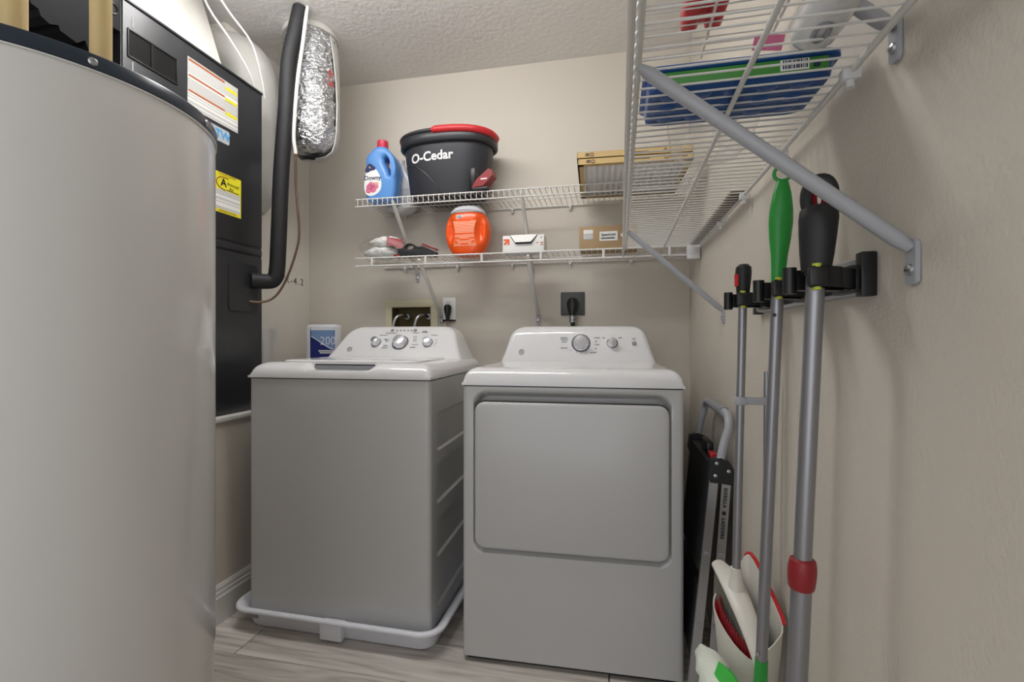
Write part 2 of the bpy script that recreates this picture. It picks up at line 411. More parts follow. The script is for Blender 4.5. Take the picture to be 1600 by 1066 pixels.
# yellow service sticker
st = B().box((CX-.0003, 1.478, 1.521), (CX+.0008, 1.613, 1.672)).build('service_sticker', 'yellow', t, label='yellow service sticker')
B().box((CX+.0005, 1.483, 1.534), (CX+.0012, 1.608, 1.607)).build('sticker_form', 'paper', st)
b = B().text('dvanced', .018, (CX+.0013, 1.572, 1.638), (0, 1, 0), (0, 0, 1), .0002).text('A', .042, (CX+.0013, 1.527, 1.635), (0, 1, 0), (0, 0, 1), .0002, bold=.0008).text('Air', .018, (CX+.0013, 1.565, 1.620), (0, 1, 0), (0, 0, 1), .0002)
b.box((CX+.0008, 1.54, 1.611), (CX+.0014, 1.60, 1.6135)).build('sticker_lettering', 'ink', st)
arc = [(CX+.0012, 1.535+.042*math.cos(a), 1.634+.024*math.sin(a)) for a in [R(70+10*k) for k in range(21)]]
B().tube(arc, .0016, 5).build('red_swoosh', 'dark_red', st)
b = B()
for zz in (1.666, 1.5275):
    b.text('CAUTION CAUTION', .009, (CX+.0013, 1.545, zz), (0, 1, 0), (0, 0, 1), .0002)
b.build('sticker_red_print', 'dark_red', st)
# lower panel connection plate and knockouts
B().loft([[(CX+dx, yy, zz) for yy, zz in rrect(1.625, 1.25, .075, .095, .015)] for dx in (-.0003, .003)]).build('connection_plate', 'cabinet', t)
b = B()
for (yy, zz) in ((1.575, 1.31), (1.575, 1.185), (1.60, 1.185), (1.70, 1.335)):
    b.lathe([(.006, 0), (.006, .002), (.003, .004)], 10, mx=frame((CX+.003, yy, zz), (1, 0, 0)))
b.build('screw_set', 'black', t)
for zz in (2.06, 1.87, 1.66, 1.45, 1.15):
    B().lathe([(.005, 0), (.004, .003)], 8, mx=frame((CX, cy1-.012, zz), (1, 0, 0))).build('screw', 'black', t)
# electrical boxes on the near side
t = thing('electrical_box', 'black electrical box with round knockouts left of the air handler', 'box', (-1.55, 1.12, 1.96))
B().box((-1.75, 1.098, 1.965), (CX-.002, 1.146, 2.3), .003).build('housing', 'cabinet', t)
for zz in (2.02, 2.075, 2.13):
    B().tube([(CX-.001, 1.122+.015*math.cos(a), zz+.015*math.sin(a)) for a in [2*math.pi*k/20 for k in range(20)]], .0022, 6, closed=True).build('knockout', 'black', t)
t = thing('blower_housing', 'black stepped plastic housing behind the near cream pipe', 'housing', (-1.6, 1.0, 1.85))
b = B()
prof = [(.915, 2.35), (.915, 1.915), (.925, 1.898), (.94, 1.895), (.945, 1.88), (.965, 1.872), (.985, 1.882), (.99, 1.87), (1.03, 1.862), (1.05, 1.882), (1.06, 1.86), (1.096, 1.85), (1.096, 2.35)]
b.loft([[(xx, yy, zz) for yy, zz in prof] for xx in (-1.8, CX-.012, CX-.005)])
b.build('shell', 'dull_black', t)
B().box((-1.6, 1.0975, 1.76), (-1.47, 1.146, 1.962), .002).build('conduit_box', 'cabinet_dark', t)
# plenum above the cabinet
b = B()
b.loft([[(-1.96, 1.19, 2.07), (-1.475, 1.19, 2.07), (-1.475, 1.565, 2.07), (-1.96, 1.565, 2.07)],
        [(-1.96, 1.16, 2.1), (-1.485, 1.16, 2.1), (-1.485, 1.57, 2.1), (-1.96, 1.57, 2.1)],
        [(-2.02, 1.0, 2.429), (-1.64, 1.0, 2.429), (-1.64, 1.63, 2.429), (-2.02, 1.63, 2.429)]])
tag(b.build('supply_plenum', 'mastic', loc=(-1.7, 1.4, 2.075)), 'white tapered duct plenum rising from the air handler to the ceiling', 'duct')
# plastered duct elbow in the corner
b = B(); pth = bez([(-1.60, 1.86, 1.62), (-1.60, 1.87, 1.8), (-1.59, 1.87, 2.0), (-1.585, 1.86, 2.16), (-1.63, 1.84, 2.28), (-1.75, 1.82, 2.33)], 6)
b.tube(pth, [.05, .07, .085, .095, .1, .105]+[.11]*(len(pth)-6), 20)
tag(b.build('duct_elbow', 'mastic', loc=(-1.6, 1.86, 1.62)), 'dull grey duct elbow sealed with mastic behind the black hose', 'duct')
# foil flex duct
t = thing('flexible_duct', 'shiny silver foil flexible duct hanging from the ceiling in the corner', 'duct', (-1.338, 1.913, 1.86))
rng = random.Random(3)
def blob(prof, cx, cy, jit, ax=1., ay=1., n=40, tilt=0.):
    loops = []
    for r, z in prof:
        loops.append([(cx+tilt*(z-1.9)+ax*r*math.cos(2*math.pi*k/n)*(1+jit*(rng.random()-.5)), cy+ay*r*math.sin(2*math.pi*k/n)*(1+jit*(rng.random()-.5)), z+jit*.04*(rng.random()-.5)) for k in range(n)])
    return loops
DC = (-1.338, 1.913)
pr = [(.03, 1.882), (.07, 1.888), (.092, 1.905), (.106, 1.94)]+[(.112+.003*math.sin(k*1.7), 1.97+.015*k) for k in range(30)]
B().loft(blob(pr, DC[0], DC[1], .10, n=48)).build('foil_jacket', 'foil', t, sharp=70)
pr = [(.108, 2.398), (.117, 2.40), (.119, 2.41), (.116, 2.42), (.11, 2.4295)]
B().loft(blob(pr, DC[0], DC[1], .02)).build('plaster_collar', 'mastic', t)
pr = [(.02, 1.862), (.07, 1.868), (.10, 1.89), (.115, 1.93), (.121, 1.98), (.124, 2.1), (.123, 2.2), (.121, 2.3), (.117, 2.38), (.10, 2.425)]
loops = []
for r, z in pr:
    a0 = 8-22*max(0, (z-2.15)/.28)
    loops.append([(DC[0]+r*math.cos(a), DC[1]+r*math.sin(a), z) for a in [R(a0+k*8) for k in range(20)]])
lo2 = [[(p[0]*.95+DC[0]*.05, p[1]*.95+DC[1]*.05, p[2]+.003) for p in l] for l in loops]
B().loft([l+m_[::-1] for l, m_ in zip(loops, lo2)]).build('plaster_edge', 'mastic', t)
bq = B(); Rr = .120
def wrap(ang, dz):
    return Vector((DC[0]+Rr*math.cos(ang), DC[1]+Rr*math.sin(ang), 2.20+dz))
bq.text('R-6', .05, (0, 0, 0), (1, 0, 0), (0, 1, 0), .0004, fn=lambda c: wrap(R(-12)+(-c.y)/Rr*-1, c.x))
bq.build('red_lettering', 'red', t)
# refrigerant lines
hp = bez([(-1.275, 1.755, 2.43), (-1.298, 1.75, 2.33), (-1.325, 1.745, 2.2), (-1.335, 1.74, 2.0), (-1.352, 1.735, 1.75), (-1.362, 1.733, 1.5), (-1.368, 1.732, 1.36)], 8)
hp += bez([(-1.372, 1.73, 1.31), (-1.385, 1.722, 1.288), (-1.405, 1.70, 1.282), (-1.437, 1.662, 1.282)], 5)
tag(B().tube(hp, .031, 18).build('insulated_hose', 'foam', loc=(-1.35, 1.735, 1.28)), 'thick black foam covered hose running down beside the air handler', 'hose')
t = thing('copper_line', 'thin copper line curving into the air handler, top in white sleeve', 'pipe', (-1.437, 1.66, 1.2))
lp = bez([(-1.245, 1.755, 2.43), (-1.262, 1.75, 2.28), (-1.29, 1.75, 2.1), (-1.305, 1.75, 1.9), (-1.300, 1.755, 1.82), (-1.305, 1.765, 1.68), (-1.29, 1.765, 1.5), (-1.305, 1.76, 1.4), (-1.345, 1.745, 1.28), (-1.375, 1.715, 1.215), (-1.41, 1.68, 1.195), (-1.437, 1.655, 1.197)], 8)
k = 4*8
B().tube(lp[:k+1], .0075, 10).build('white_sleeve', 'cable', t, label='white sleeve')
B().tube(lp[k:], .0048, 10).build('bare_line', 'copper', t)
for pts, lab in (([(-1.50, 1.48, 2.43), (-1.47, 1.58, 2.33), (-1.43, 1.66, 2.24), (-1.43, 1.715, 2.12), (-1.435, 1.737, 2.06)], 'right hand white cable dropping from the ceiling to the air handler'),
                 ([(-1.56, 1.52, 2.43), (-1.535, 1.56, 2.33), (-1.49, 1.61, 2.24), (-1.45, 1.66, 2.14), (-1.45, 1.70, 2.079)], 'left hand white cable hanging against the plenum above air handler')):
    tag(B().tube(bez(pts, 8), .0042, 8).build('thin_cable', 'cable', loc=pts[-1]), lab, 'cable', 'white control cables above the air handler')

# ---------------------------------------------------------------- washer
def top_field(b, w, d, z0, h, Rr, notch=None):
    hw = w/2+.0015
    def samp(lo, hi, edge_lo, edge_hi, n):
        a = [lo+edge_lo*(k/8)**1.6 for k in range(8)] if edge_lo else [lo]
        e = [hi-edge_hi*(k/8)**1.6 for k in range(8)][::-1] if edge_hi else [hi]
        m0, m1 = lo+edge_lo, hi-edge_hi
        return a+[m0+(m1-m0)*k/n for k in range(0 if edge_lo else 1, n+(1 if edge_hi else 0))]+e
    xs = samp(-hw, hw, Rr, Rr, 44); ys = samp(-.004, d, Rr, 0, 24)
    if notch: ys = sorted(set(ys+[notch[1]+.001, notch[1]+.004]))
    def zf(x, yv):
        ex = min(hw-abs(x), Rr); ey = min(yv+.004, Rr)
        qx, qy = Rr-ex, Rr-ey; q = min(1, (qx**5+qy**5)**.2/Rr)
        z = z0+.008+h*math.sqrt(max(0, 1-q**2.2))
        if notch:
            k = smooth((notch[0]+.03-abs(x))/.03)
            if yv <= notch[1]+.002: z = z-(max(0, z-(z0+h*.62)))*k
        return z
    rows = []
    rows.append([(x, -.004, z0) for x in xs])
    for yv in ys: rows.append([(x, yv, zf(x, yv)) for x in xs])
    rows.append([(x, d, z0) for x in xs])
    n = len(xs); v = [p for r in rows for p in r]; f = []
    for j in range(len(rows)-1):
        for i in range(n-1): f.append((j*n+i, j*n+i+1, (j+1)*n+i+1, (j+1)*n+i))
    for s_, i in ((0, 0), (1, n-1)):
        base = len(v); v += [(rows[j][i][0], rows[j][i][1], z0) for j in range(1, len(rows)-1)]
        for j in range(1, len(rows)-2):
            f.append((j*n+i, (j+1)*n+i, base+j, base+j-1))
    b.add(v, f); return zf
def console(b, xb, xt, z0, z1, yb, yt, yback, Rc=.05, pw=1.3):
    loops = []; zs = [z0+(z1-Rc-z0)*k/10 for k in range(10)]+[z1-Rc+Rc*math.sin(R(90*k/8)) for k in range(9)]
    for z in zs:
        tt = (z-z0)/(z1-z0); w = xt+(xb-xt)*((1-tt)**pw)
        if z > z1-Rc: w -= Rc-math.sqrt(max(0, Rc*Rc-(z-z1+Rc)**2))
        yf = yb+(yt-yb)*tt; r2 = .034
        if z > z1-r2: yf += r2-math.sqrt(max(0, r2*r2-(z-z1+r2)**2))
        rc = .022; l = [(-w, yback, z)]
        yfc = lambda x: yf-.012*(1-(x/w)**2)*(0.3+.7*tt)
        for k in range(6):
            a = R(90*k/5); x = -w+rc-rc*math.cos(a); l.append((x, yfc(-w+rc)+rc-rc*math.sin(a), z))
        for k in range(1, 12): x = -w+rc+(2*w-2*rc)*k/12; l.append((x, yfc(x), z))
        for k in range(6):
            a = R(90*k/5); x = w-rc+rc*math.sin(a); l.append((x, yfc(w-rc)+rc-rc*math.cos(a), z))
        l.append((w, yback, z)); loops.append(l)
    b.loft(loops)
    def face(x, z):
        tt = (z-z0)/(z1-z0); w = xt+(xb-xt)*((1-tt)**pw)
        return yb+(yt-yb)*tt-.012*(1-(x/w)**2)*(.3+.7*tt)
    up = Vector((0, yt-yb-.008, z1-z0)).normalized(); n = Vector((0, -up.z, up.y))
    return face, up, n
def knob(t, x, z, face, up, n, r, big):
    mx = frame((x, face(x, z)+.001, z), n, (1, 0, 0))
    k = B().lathe([(r, 0), (r, .004), (r*.93, .006), (r*.86, .012), (r*.8, .024), (r*.77, .027)], 32, mx=mx, cap=False).build('knob', 'chrome', t, local=True, label='chrome ringed control knob')
    B().lathe([(r*.77, .026), (r*.74, .0285), (r*.3, .0295), (.0005, .0297)], 32, mx=mx).build('knob_face', 'knob_face', k, local=True)
    B().lathe([(r*1.16, -.001), (r*1.16, .0012), (r*1.0, .0018)], 32, mx=mx).build('knob_ring', 'dial_ring', k, local=True)
def dashes(t, items, face, up, n, name='printed_mark'):
    b = B()
    for (x, z, w) in items:
        o = Vector((x, face(x, z), z))+n*.0008
        mx = Matrix((Vector((1, 0, 0)), up, n)).transposed().to_4x4(); mx.translation = o
        k = -w/2
        while k < w/2-.002:
            g = random.choice((.003, .0045, .006)); g = min(g, w/2-k)
            b.box((k, -.0022, 0), (k+g*.75, .0022, .0004), mx=mx); k += g
    b.build(name, 'print_grey', t, local=True)
def logo(t, x, z, face, up, n, s=.011):
    o = Vector((x, face(x, z), z))+n*.001; X = Vector((1, 0, 0))
    ring = [o+X*s*math.cos(a)+up*s*math.sin(a) for a in [2*math.pi*k/24 for k in range(24)]]
    b = B().tube(ring, .0013, 6, closed=True); b.text('GE', s*1.05, o, X, up, .0004)
    b.build('round_logo', 'print_grey', t, local=True)

WASH = thing('washing_machine', 'white top loading washing machine standing in a plastic drip pan', 'washing machine', (-.9495, 1.50, .0), R(1.5))
W2 = .3475; WD = .66; wz0, wz1 = .046, .902
panels = [(.649, .787), (.464, .605), (.274, .406), (.098, .19)]
def wash_loop(z, dep):
    l = []
    for k in range(6):
        a = R(90*k/5); l.append((-W2+.016-.016*math.cos(a)*1, .016-.016*math.sin(a), z))
    l = [(-W2, .016, z)] + [(-W2+.016-.016*math.cos(R(90*k/5)), .016-.016*math.sin(R(90*k/5)), z) for k in range(1, 6)]
    l += [(W2-.016+.016*math.sin(R(90*k/5)), .016-.016*math.cos(R(90*k/5)), z) for k in range(0, 6)]
    l += [(W2, .068, z), (W2-dep, .080, z), (W2-dep, .62, z), (W2, .632, z), (W2, WD, z), (-W2, WD, z)]
    return l
loops = [wash_loop(wz0, 0)]
for (a, c) in sorted(panels):
    loops += [wash_loop(a, 0), wash_loop(a+.006, .010), wash_loop(c-.006, .010), wash_loop(c, 0)]
loops.append(wash_loop(wz1, 0))
B().loft(loops).build('cabinet', 'enamel', WASH, local=True, sharp=24)
b = B()
for sx in (-.3, .3):
    for yy in (.05, .6): b.lathe([(.02, .012), (.02, .03), (.012, .035), (.012, .05)], 14, (sx, yy, 0))
b.build('feet', 'black', WASH, local=True)
B().box((-W2+.004, .004, wz1-.001), (W2-.004, WD-.004, wz1+.005)).build('seam_gasket', 'black', WASH, local=True)
b = B(); top_field(b, 2*W2, WD, .906, .046, .06, (.112, .055)); b.build('worktop', 'white_plastic', WASH, local=True, sharp=45)
ld = B(); ld.loft([[(x, y_, z) for x, y_ in rrect(0, .245, .262-i, .185-i, .03)] for z, i in ((.957, 0), (.963, 0), (.967, .004), (.968, .01))])
lid = ld.build('lid', 'white_plastic', WASH, local=True)
B().box((-.118, .052, .936), (.118, .0575, .9495)).build('handle_recess', 'grey_plastic', lid, local=True)
B().box((-.118, .0555, .9495), (.118, .0605, .9535)).build('lid_gap', 'black', lid, local=True)
b = B(); fc, up, nn = console(b, .322, .258, .953, 1.104, .438, .562, .655)
b.build('console', 'white_plastic', WASH, local=True, sharp=50)
for (x, z, r, big) in ((-.095, 1.028, .021, 0), (.022, 1.028, .034, 1), (.152, 1.028, .021, 0)):
    knob(WASH, x, z, fc, up, nn, r, big)
logo(WASH, -.215, .998, fc, up, nn)
dashes(WASH, [(-.07, 1.062, .04), (-.035, 1.072, .055), (.085, 1.072, .03), (-.045, 1.043, .018), (-.045, 1.035, .015), (-.045, 1.015, .02), (-.045, 1.005, .028), (.085, 1.055, .02), (.09, 1.045, .02), (.09, 1.036, .02), (.095, 1.02, .03), (.088, 1.008, .026), (.175, 1.062, .032), (.19, 1.04, .008), (.192, 1.027, .01), (.19, 1.016, .008), (-.058, 1.045, .01), (-.05, 1.04, .012), (.125, 1.08, .022), (.125, 1.075, .03)], fc, up, nn)
b = B()
for x, r in ((-.035, .008), (-.012, .004), (.006, .004), (.024, .004), (.042, .004), (.058, .004), (.076, .0085)):
    b.lathe([(r, 0), (r, .001)], 16, mx=frame(Vector((x, fc(x, 1.085), 1.085))+nn*.0003, nn))
b.build('indicator_button', 'print_grey', WASH, local=True)

PAN = thing('drip_pan', 'white plastic drip pan under the washing machine', 'drip pan', (-.948, 1.85, 0), R(-.6))
def pl(hx_, hy_, z, r): return [(x, y_, z) for x, y_ in rrect(0, 0, hx_, hy_, r, 8)]
B().loft([pl(.355, .350, .002, .05), pl(.36, .355, .004, .05), pl(.372, .375, .066, .06), pl(.376, .379, .07, .06), pl(.399, .402, .071, .075), pl(.404, .407, .076, .078), pl(.404, .407, .082, .078), pl(.399, .402, .087, .075), pl(.388, .391, .086, .068), pl(.383, .386, .082, .064), pl(.370, .373, .072, .058), pl(.356, .352, .014, .046), pl(.34, .34, .010, .04)]).build('basin', 'pan', PAN, local=True, sharp=50)
B().box((-.04, -.388, .006), (.045, -.352, .066), .006).build('drain_tab', 'pan', PAN, local=True)
B().box((-.33, -.3735, .038), (-.30, -.362, .056), .001).build('drain_slot', 'grey_plastic', PAN, local=True)

# ---------------------------------------------------------------- dryer
DRY = thing('clothes_dryer', 'white front loading clothes dryer with wide door beside the right wall', 'dryer', (-.1345, 1.485, 0), R(1.5))
D2 = .344; DD = .64; dz0, dz1 = .018, .892
xs = sorted(set([-D2+.014*(1-math.cos(R(90*k/5))) for k in range(6)]+[D2-.014*(1-math.cos(R(90*k/5))) for k in range(6)]+[-.33+.66*k/120 for k in range(121)]))
zs = [dz0+(dz1-dz0)*k/150 for k in range(151)]
rc_x, rc_z, rhx, rhz = 0, .617, .309, .262
def dfy(x, z):
    e = D2-abs(x); yv = 0
    if e < .014: yv = .014-math.sqrt(max(0, .014**2-(.014-e)**2))
    r = .045; qx = max(abs(x-rc_x)-rhx+r, 0); qz = max(abs(z-rc_z)-rhz+r, 0)
    sd = math.hypot(qx, qz)-r if (qx or qz) else -r
    wdt = .010+.014*smooth((z-.82)/.04)
    return yv+(.024+.022*smooth((z-.80)/.03))*smooth(-sd/wdt)
n = len(xs); v = [(x, dfy(x, z), z) for z in zs for x in xs]; f = [(j*n+i, j*n+i+1, (j+1)*n+i+1, (j+1)*n+i) for j in range(len(zs)-1) for i in range(n-1)]
b = B().add(v, f)
b.add([(-D2, .014, dz0), (-D2, DD, dz0), (-D2, DD, dz1), (-D2, .014, dz1), (D2, .014, dz0), (D2, DD, dz0), (D2, DD, dz1), (D2, .014, dz1)], [(0, 1, 2, 3), (4, 7, 6, 5), (1, 5, 6, 2), (2, 6, 7, 3), (0, 4, 5, 1)])
b.build('cabinet', 'enamel', DRY, local=True, sharp=40)
B().box((-D2+.012, .02, .0), (D2-.012, DD-.02, .018)).build('toe_base', 'black', DRY, local=True)
lp_ = lambda yv, i: [(x, yv, z) for x, z in rrect(0, .6075, .302-i, .2355-i, .032, 8)]
door = B().loft([lp_(.044, .006), lp_(.018, .001), lp_(.002, 0), lp_(-.004, .0015), lp_(-.007, .005), lp_(-.008, .010)]).build('door', 'enamel', DRY, local=True, sharp=50)
B().loft([[(x, yv, z) for x, z in rrect(0, .6075, .3035, .237, .032, 8)] for yv in (.0215, .0235)]).build('door_shadow_gap', 'black', door, local=True)
B().box((-D2+.003, .005, dz1-.001), (D2-.003, DD-.004, dz1+.005)).build('seam_gasket', 'black', DRY, local=True)
b = B(); top_field(b, 2*D2, DD, .896, .048, .05); b.build('worktop', 'white_plastic', DRY, local=True, sharp=45)
b = B(); fc, up, nn = console(b, .318, .278, .95, 1.10, .474, .541, .635)
b.build('console', 'white_plastic', DRY, local=True, sharp=50)
knob(DRY, .018, 1.028, fc, up, nn, .034, 1); knob(DRY, .145, 1.028, fc, up, nn, .02, 0)
B().lathe([(.009, 0), (.009, .003), (.0075, .006), (.001, .0065)], 18, mx=frame(Vector((.233, fc(.233, 1.027), 1.027)), nn)).build('start_button', 'grey_plastic', DRY, local=True)
logo(DRY, -.23, .99, fc, up, nn)
dashes(DRY, [(-.052, 1.05, .03), (-.05, 1.042, .03), (-.05, 1.033, .022), (-.05, 1.008, .03), (.085, 1.05, .024), (.08, 1.035, .008), (.085, 1.022, .018), (.08, 1.005, .008), (.07, .99, .028), (.112, 1.05, .012), (.178, 1.05, .014), (.232, 1.046, .014), (-.02, .998, .005), (0, .992, .005), (.02, .99, .005), (.04, .993, .005)], fc, up, nn)

# ---------------------------------------------------------------- wire shelves
def shelf(label, L_, D_, z, root, rz, wr=.0016, rail=.0032, lip=.034, struts=(), posts=None, strut_drop=.275, x0clip=.12, strut_r=.0095, lipo=.002):
    t = thing('wire_shelf', label, 'shelf', root, rz, 'white wire wall shelves')
    tube = lambda p, r, name, m='wire', n=10: B().tube(p, r, n).build(name, m, t, local=True)
    tube([(0, 0, 0), (L_, 0, 0)], rail, 'front_rail'); tube([(0, -lipo, -lip), (L_, -lipo, -lip)], rail, 'lip_rail')
    tube([(0, D_-.008, -.003), (L_, D_-.008, -.003)], rail, 'back_rail'); tube([(0, D_*.5, -.004), (L_, D_*.5, -.004)], rail*.85, 'centre_rail')
    wm = B().tube([(0, D_-.008, 0), (0, .004, .001), (0, -.0005, 0), (0, -.0035, -.006), (0, -lipo-.0025, -lip)] if posts is None else [(0, D_-.008, 0), (0, .001, .001)], wr, 6).build('deck_wire', 'wire', mesh_only=True)
    k = .0127
    while k < L_: inst('deck_wire', wm, t, (k, 0, .003)); k += .0254
    if posts:
        pm = B().tube([(0, -.001, 0), (0, -.001, -lip)], .0062, 10).build('lip_post', 'wire', mesh_only=True)
        for p in posts: inst('lip_post', pm, t, (p, 0, 0))
    cm = B().box((-.008, -.012, -.012), (.008, .012, .004), .003).lathe([(.006, 0), (.006, .01)], 10, mx=frame((0, 0, -.012), (0, 0, -1))).build('wall_clip', 'white_plastic', mesh_only=True)
    k = x0clip
    while k < L_: inst('wall_clip', cm, t, (k, D_-.009, -.004)); k += .29
    for (s, drop, end_drop) in struts:
        p0 = Vector((s, .002, -.014)); wy = D_ if abs(rz) < .1 else XR-(root[0]-s*math.sin(R(.85))); p1 = Vector((s, wy-.006, -drop))
        so = B().tube([p0, p0+(p1-p0)*.04, p0+(p1-p0)*.96, p1], [strut_r*.6, strut_r, strut_r, strut_r*.7], 12).build('strut', 'wire' if abs(rz) < .1 else 'strut', t, local=True)  # right wall struts coloured darker for their shaded undersides
        B().loft([[(x, yv, zz) for x, zz in rrect(s, -drop-.017, .0105, .027, .007)] for yv in (wy-.006, wy-.0008)]).build('strut_foot', 'strut', so, local=True)
        B().lathe([(.007, 0), (.0065, .003), (.003, .005)], 10, mx=frame((s, wy-.006, -drop-.026), (0, -1, 0))).build('screw', 'steel', so, local=True)
    return t
XS = -1.195; LB = XR-.006-XS
FR = 2.05; DB = YB-FR
shelf('upper wire shelf on the back wall, holding the bucket', LB, DB, 0, (XS, FR, 1.706), 0, struts=[(.187, .315, 0), (.80, .315, 0)])
sh = shelf('lower wire shelf on the back wall, holding the orange tub', LB, DB, 0, (XS, FR, 1.427), 0, rail=.0036, lip=.037, struts=[(.32, .265, 0), (.83, .265, 0)], posts=[.085+.268*k for k in range(6)])
B().box((LB-.05, -.012, -.055), (LB+.002, .02, .012), .006).build('end_bracket', 'white_plastic', sh, local=True)
RZ = R(-90.85)
shelf('lower wire shelf on the right wall, holding the blue tray', 1.95, .298, 0, (.054, 2.03, 1.4215), RZ, wr=.0018, rail=.0048, lip=.03, lipo=.012, struts=[(.385, .283, 0), (1.375, .268, 0)], x0clip=.41, strut_r=.0092)
shelf('upper wire shelf on the right wall, above the other one', 1.05, .283, 0, (.058, 1.165, 1.7), RZ, wr=.0018, rail=.0034, lip=.03, struts=[(.475, .262, 0)], x0clip=.2)

# ---------------------------------------------------------------- things on the upper back shelf  (deck top z)
ZU = 1.706+.0056; ZL = 1.427+.0056
def plane_label(pts, o, ax, up, th, name, m, parent):
    b = B(); b.curve2d([(pts, True)], th, 0, o, ax, up); return b.build(name, m, parent)
ax, up_ = Vector((1, .06, 0)).normalized(), Vector((0, 0, 1))
nrm = ax.cross(up_)
jo = Vector((-1.105, 2.15, ZU))
t = thing('softener_jug', 'blue plastic fabric softener jug with pink cap, left on upper shelf', 'jug', jo)
JS = .88
out = [(-.07, .002), (-.083, .035), (-.085, .10), (-.078, .15), (-.084, .195), (-.075, .225), (-.045, .25), (-.032, .262), (.03, .262), (.052, .245), (.078, .215), (.09, .17), (.092, .10), (.086, .035), (.072, .002), (0, 0)]
hole = [(.028, .212), (.046, .208), (.064, .175), (.066, .14), (.058, .125), (.046, .145), (.03, .175), (.022, .198)]
bd = B().curve2d([([(x*JS, z) for x, z in out], True), ([(x*JS, z) for x, z in hole], True)], .026, .022, jo, ax, up_, 5, 6).build('bottle', 'jug_blue', t, sharp=60)
cm_ = frame(jo+up_*.255+ax*-.002, up_, ax)
B().lathe([(.032, -.006), (.032, .004), (.027, .008), (.027, .014)], 28, mx=cm_).build('neck', 'jug_blue', t)
B().lathe([(.026, .012), (.027, .014), (.0265, .048), (.024, .051), (.001, .0515)], 36, mx=cm_).build('cap', 'jug_cap', t)
lo = jo+nrm*.0488-ax*.0
lab = plane_label([(-.068, .04), (-.074, .09), (-.066, .135), (-.052, .168), (-.028, .163), (0, .13), (.012, .09), (.006, .05), (-.02, .03), (-.05, .026)], lo, ax, up_, .0004, 'front_label', 'white', t)
plane_label([(-.066, .14), (-.06, .17), (-.048, .181), (-.03, .172), (-.017, .155), (-.04, .146)], lo+nrm*.0006, ax, up_, .0003, 'navy_patch', 'navy_print', lab)
B().text('Downy', .029, lo+nrm*.001+ax*-.032+up_*.111, ax, up_+ax*-.0, .0004, bold=.0006).build('lettering', 'navy_print', lab)
B().text('x', .016, lo+nrm*.0012+ax*-.046+up_*.163, ax, up_, .0003).build('patch_lettering', 'white', lab)
b = B()
for (x, z, r) in ((-.045, .066, .02), (-.03, .058, .018), (-.052, .052, .015), (-.028, .075, .014), (-.014, .07, .012), (-.04, .08, .013)):
    b.lathe([(r, .0004), (r*.7, .0012), (r*.3, .0012)], 14, mx=frame(lo+ax*x+up_*z, nrm, ax))
b.build('printed_flower', 'pink', lab)
B().lathe([(.01, .0006), (.007, .0016)], 14, mx=frame(lo+ax*-.012+up_*.082, nrm, ax)).build('printed_face', 'skin', lab)

wo = Vector((-1.065, 2.268, ZU))
t = thing('white_jug', 'white plastic bottle with blue label half hidden behind blue jug', 'jug', wo)
b = B(); b.curve2d([([(-.07, .002), (-.072, .10), (-.06, .16), (-.04, .20), (-.018, .222), (.018, .222), (.045, .19), (.075, .12), (.078, .05), (.07, .002)], True)], .03, .02, wo, ax, up_, 4, 6)
b.build('bottle', 'white_plastic', t, sharp=60)
B().lathe([(.018, .215), (.019, .25), (.012, .254)], 18, tuple(wo)).build('cap', 'white_plastic', t)
B().box((-.062, -.0515, .02), (.004, -.0495, .11), mx=frame(wo, up_, ax)).build('front_label', 'pack_blue', t)
B().box((.012, -.0515, .02), (.06, -.0495, .09), mx=frame(wo, up_, ax)).build('side_print', 'plate_silver', t)

bo = Vector((-.775, 2.185, ZU))
t = thing('mop_bucket', 'dark grey oval mop bucket with red handle on the upper back shelf', 'bucket', bo)
def oval(a, b_, z, n=64, e=2.4):
    l = []
    for k in range(n):
        th = 2*math.pi*k/n; c, s = math.cos(th), math.sin(th)
        l.append((bo.x+a*math.copysign(abs(c)**(2/e), c), bo.y+b_*math.copysign(abs(s)**(2/e), s), bo.z+z))
    return l
ba = lambda z: .186+.034*(z/.26); bbv = lambda z: .115+.018*(z/.26)
B().loft([oval(.17, .10, .0), oval(.183, .112, .004), oval(ba(.03), bbv(.03), .03), oval(ba(.25), bbv(.25), .25), oval(ba(.25)-.006, bbv(.25)-.006, .25), oval(.175, .105, .01)]).build('body', 'bucket', t, sharp=50)
B().loft([oval(.221, .134, .236), oval(.233, .145, .238), oval(.2365, .1485, .242), oval(.2375, .1495, .276), oval(.232, .144, .284), oval(.218, .13, .284), oval(.214, .126, .25)], False, False).build('rim', 'bucket_rim', t, sharp=60)
def rim_pt(th, dr, z, e=2.4):
    c, s = math.cos(th), math.sin(th)
    return Vector((bo.x+(.226+dr)*math.copysign(abs(c)**(2/e), c), bo.y+(.138+dr)*math.copysign(abs(s)**(2/e), s), bo.z+z))
ha = [R(178+ (363-178)*k/60) for k in range(61)]
hz = lambda th: .281+.007*math.sin(min(max((th-R(178))/(R(363)-R(178)), 0), 1)*math.pi)
pth = [rim_pt(a, .006, hz(a)) for a in ha]
B().tube(pth, .010, 10, flat=1).build('handle_arm', 'bucket_rim', t)
i0 = 28
B().tube(pth[i0:], [.012]+[.018]*(len(pth)-i0-2)+[.012], 12).build('handle_grip', 'red', t, label='red handle grip')
def surf(x, z, off):
    a, b_ = ba(z), bbv(z); c = max(-1, min(1, x/a)); yv = -b_*(1-abs(c)**2.4)**(1/2.4)
    return Vector((bo.x+x, bo.y+yv-off, bo.z+z))
B().text('O-Cedar', .058, (0, 0, 0), (1, 0, 0), (0, 0, 1), .0006, fn=lambda c: surf(-.045+c.x, .176+c.y+c.x*.02, .001+c.z), bold=.0014).build('lettering', 'white', t)
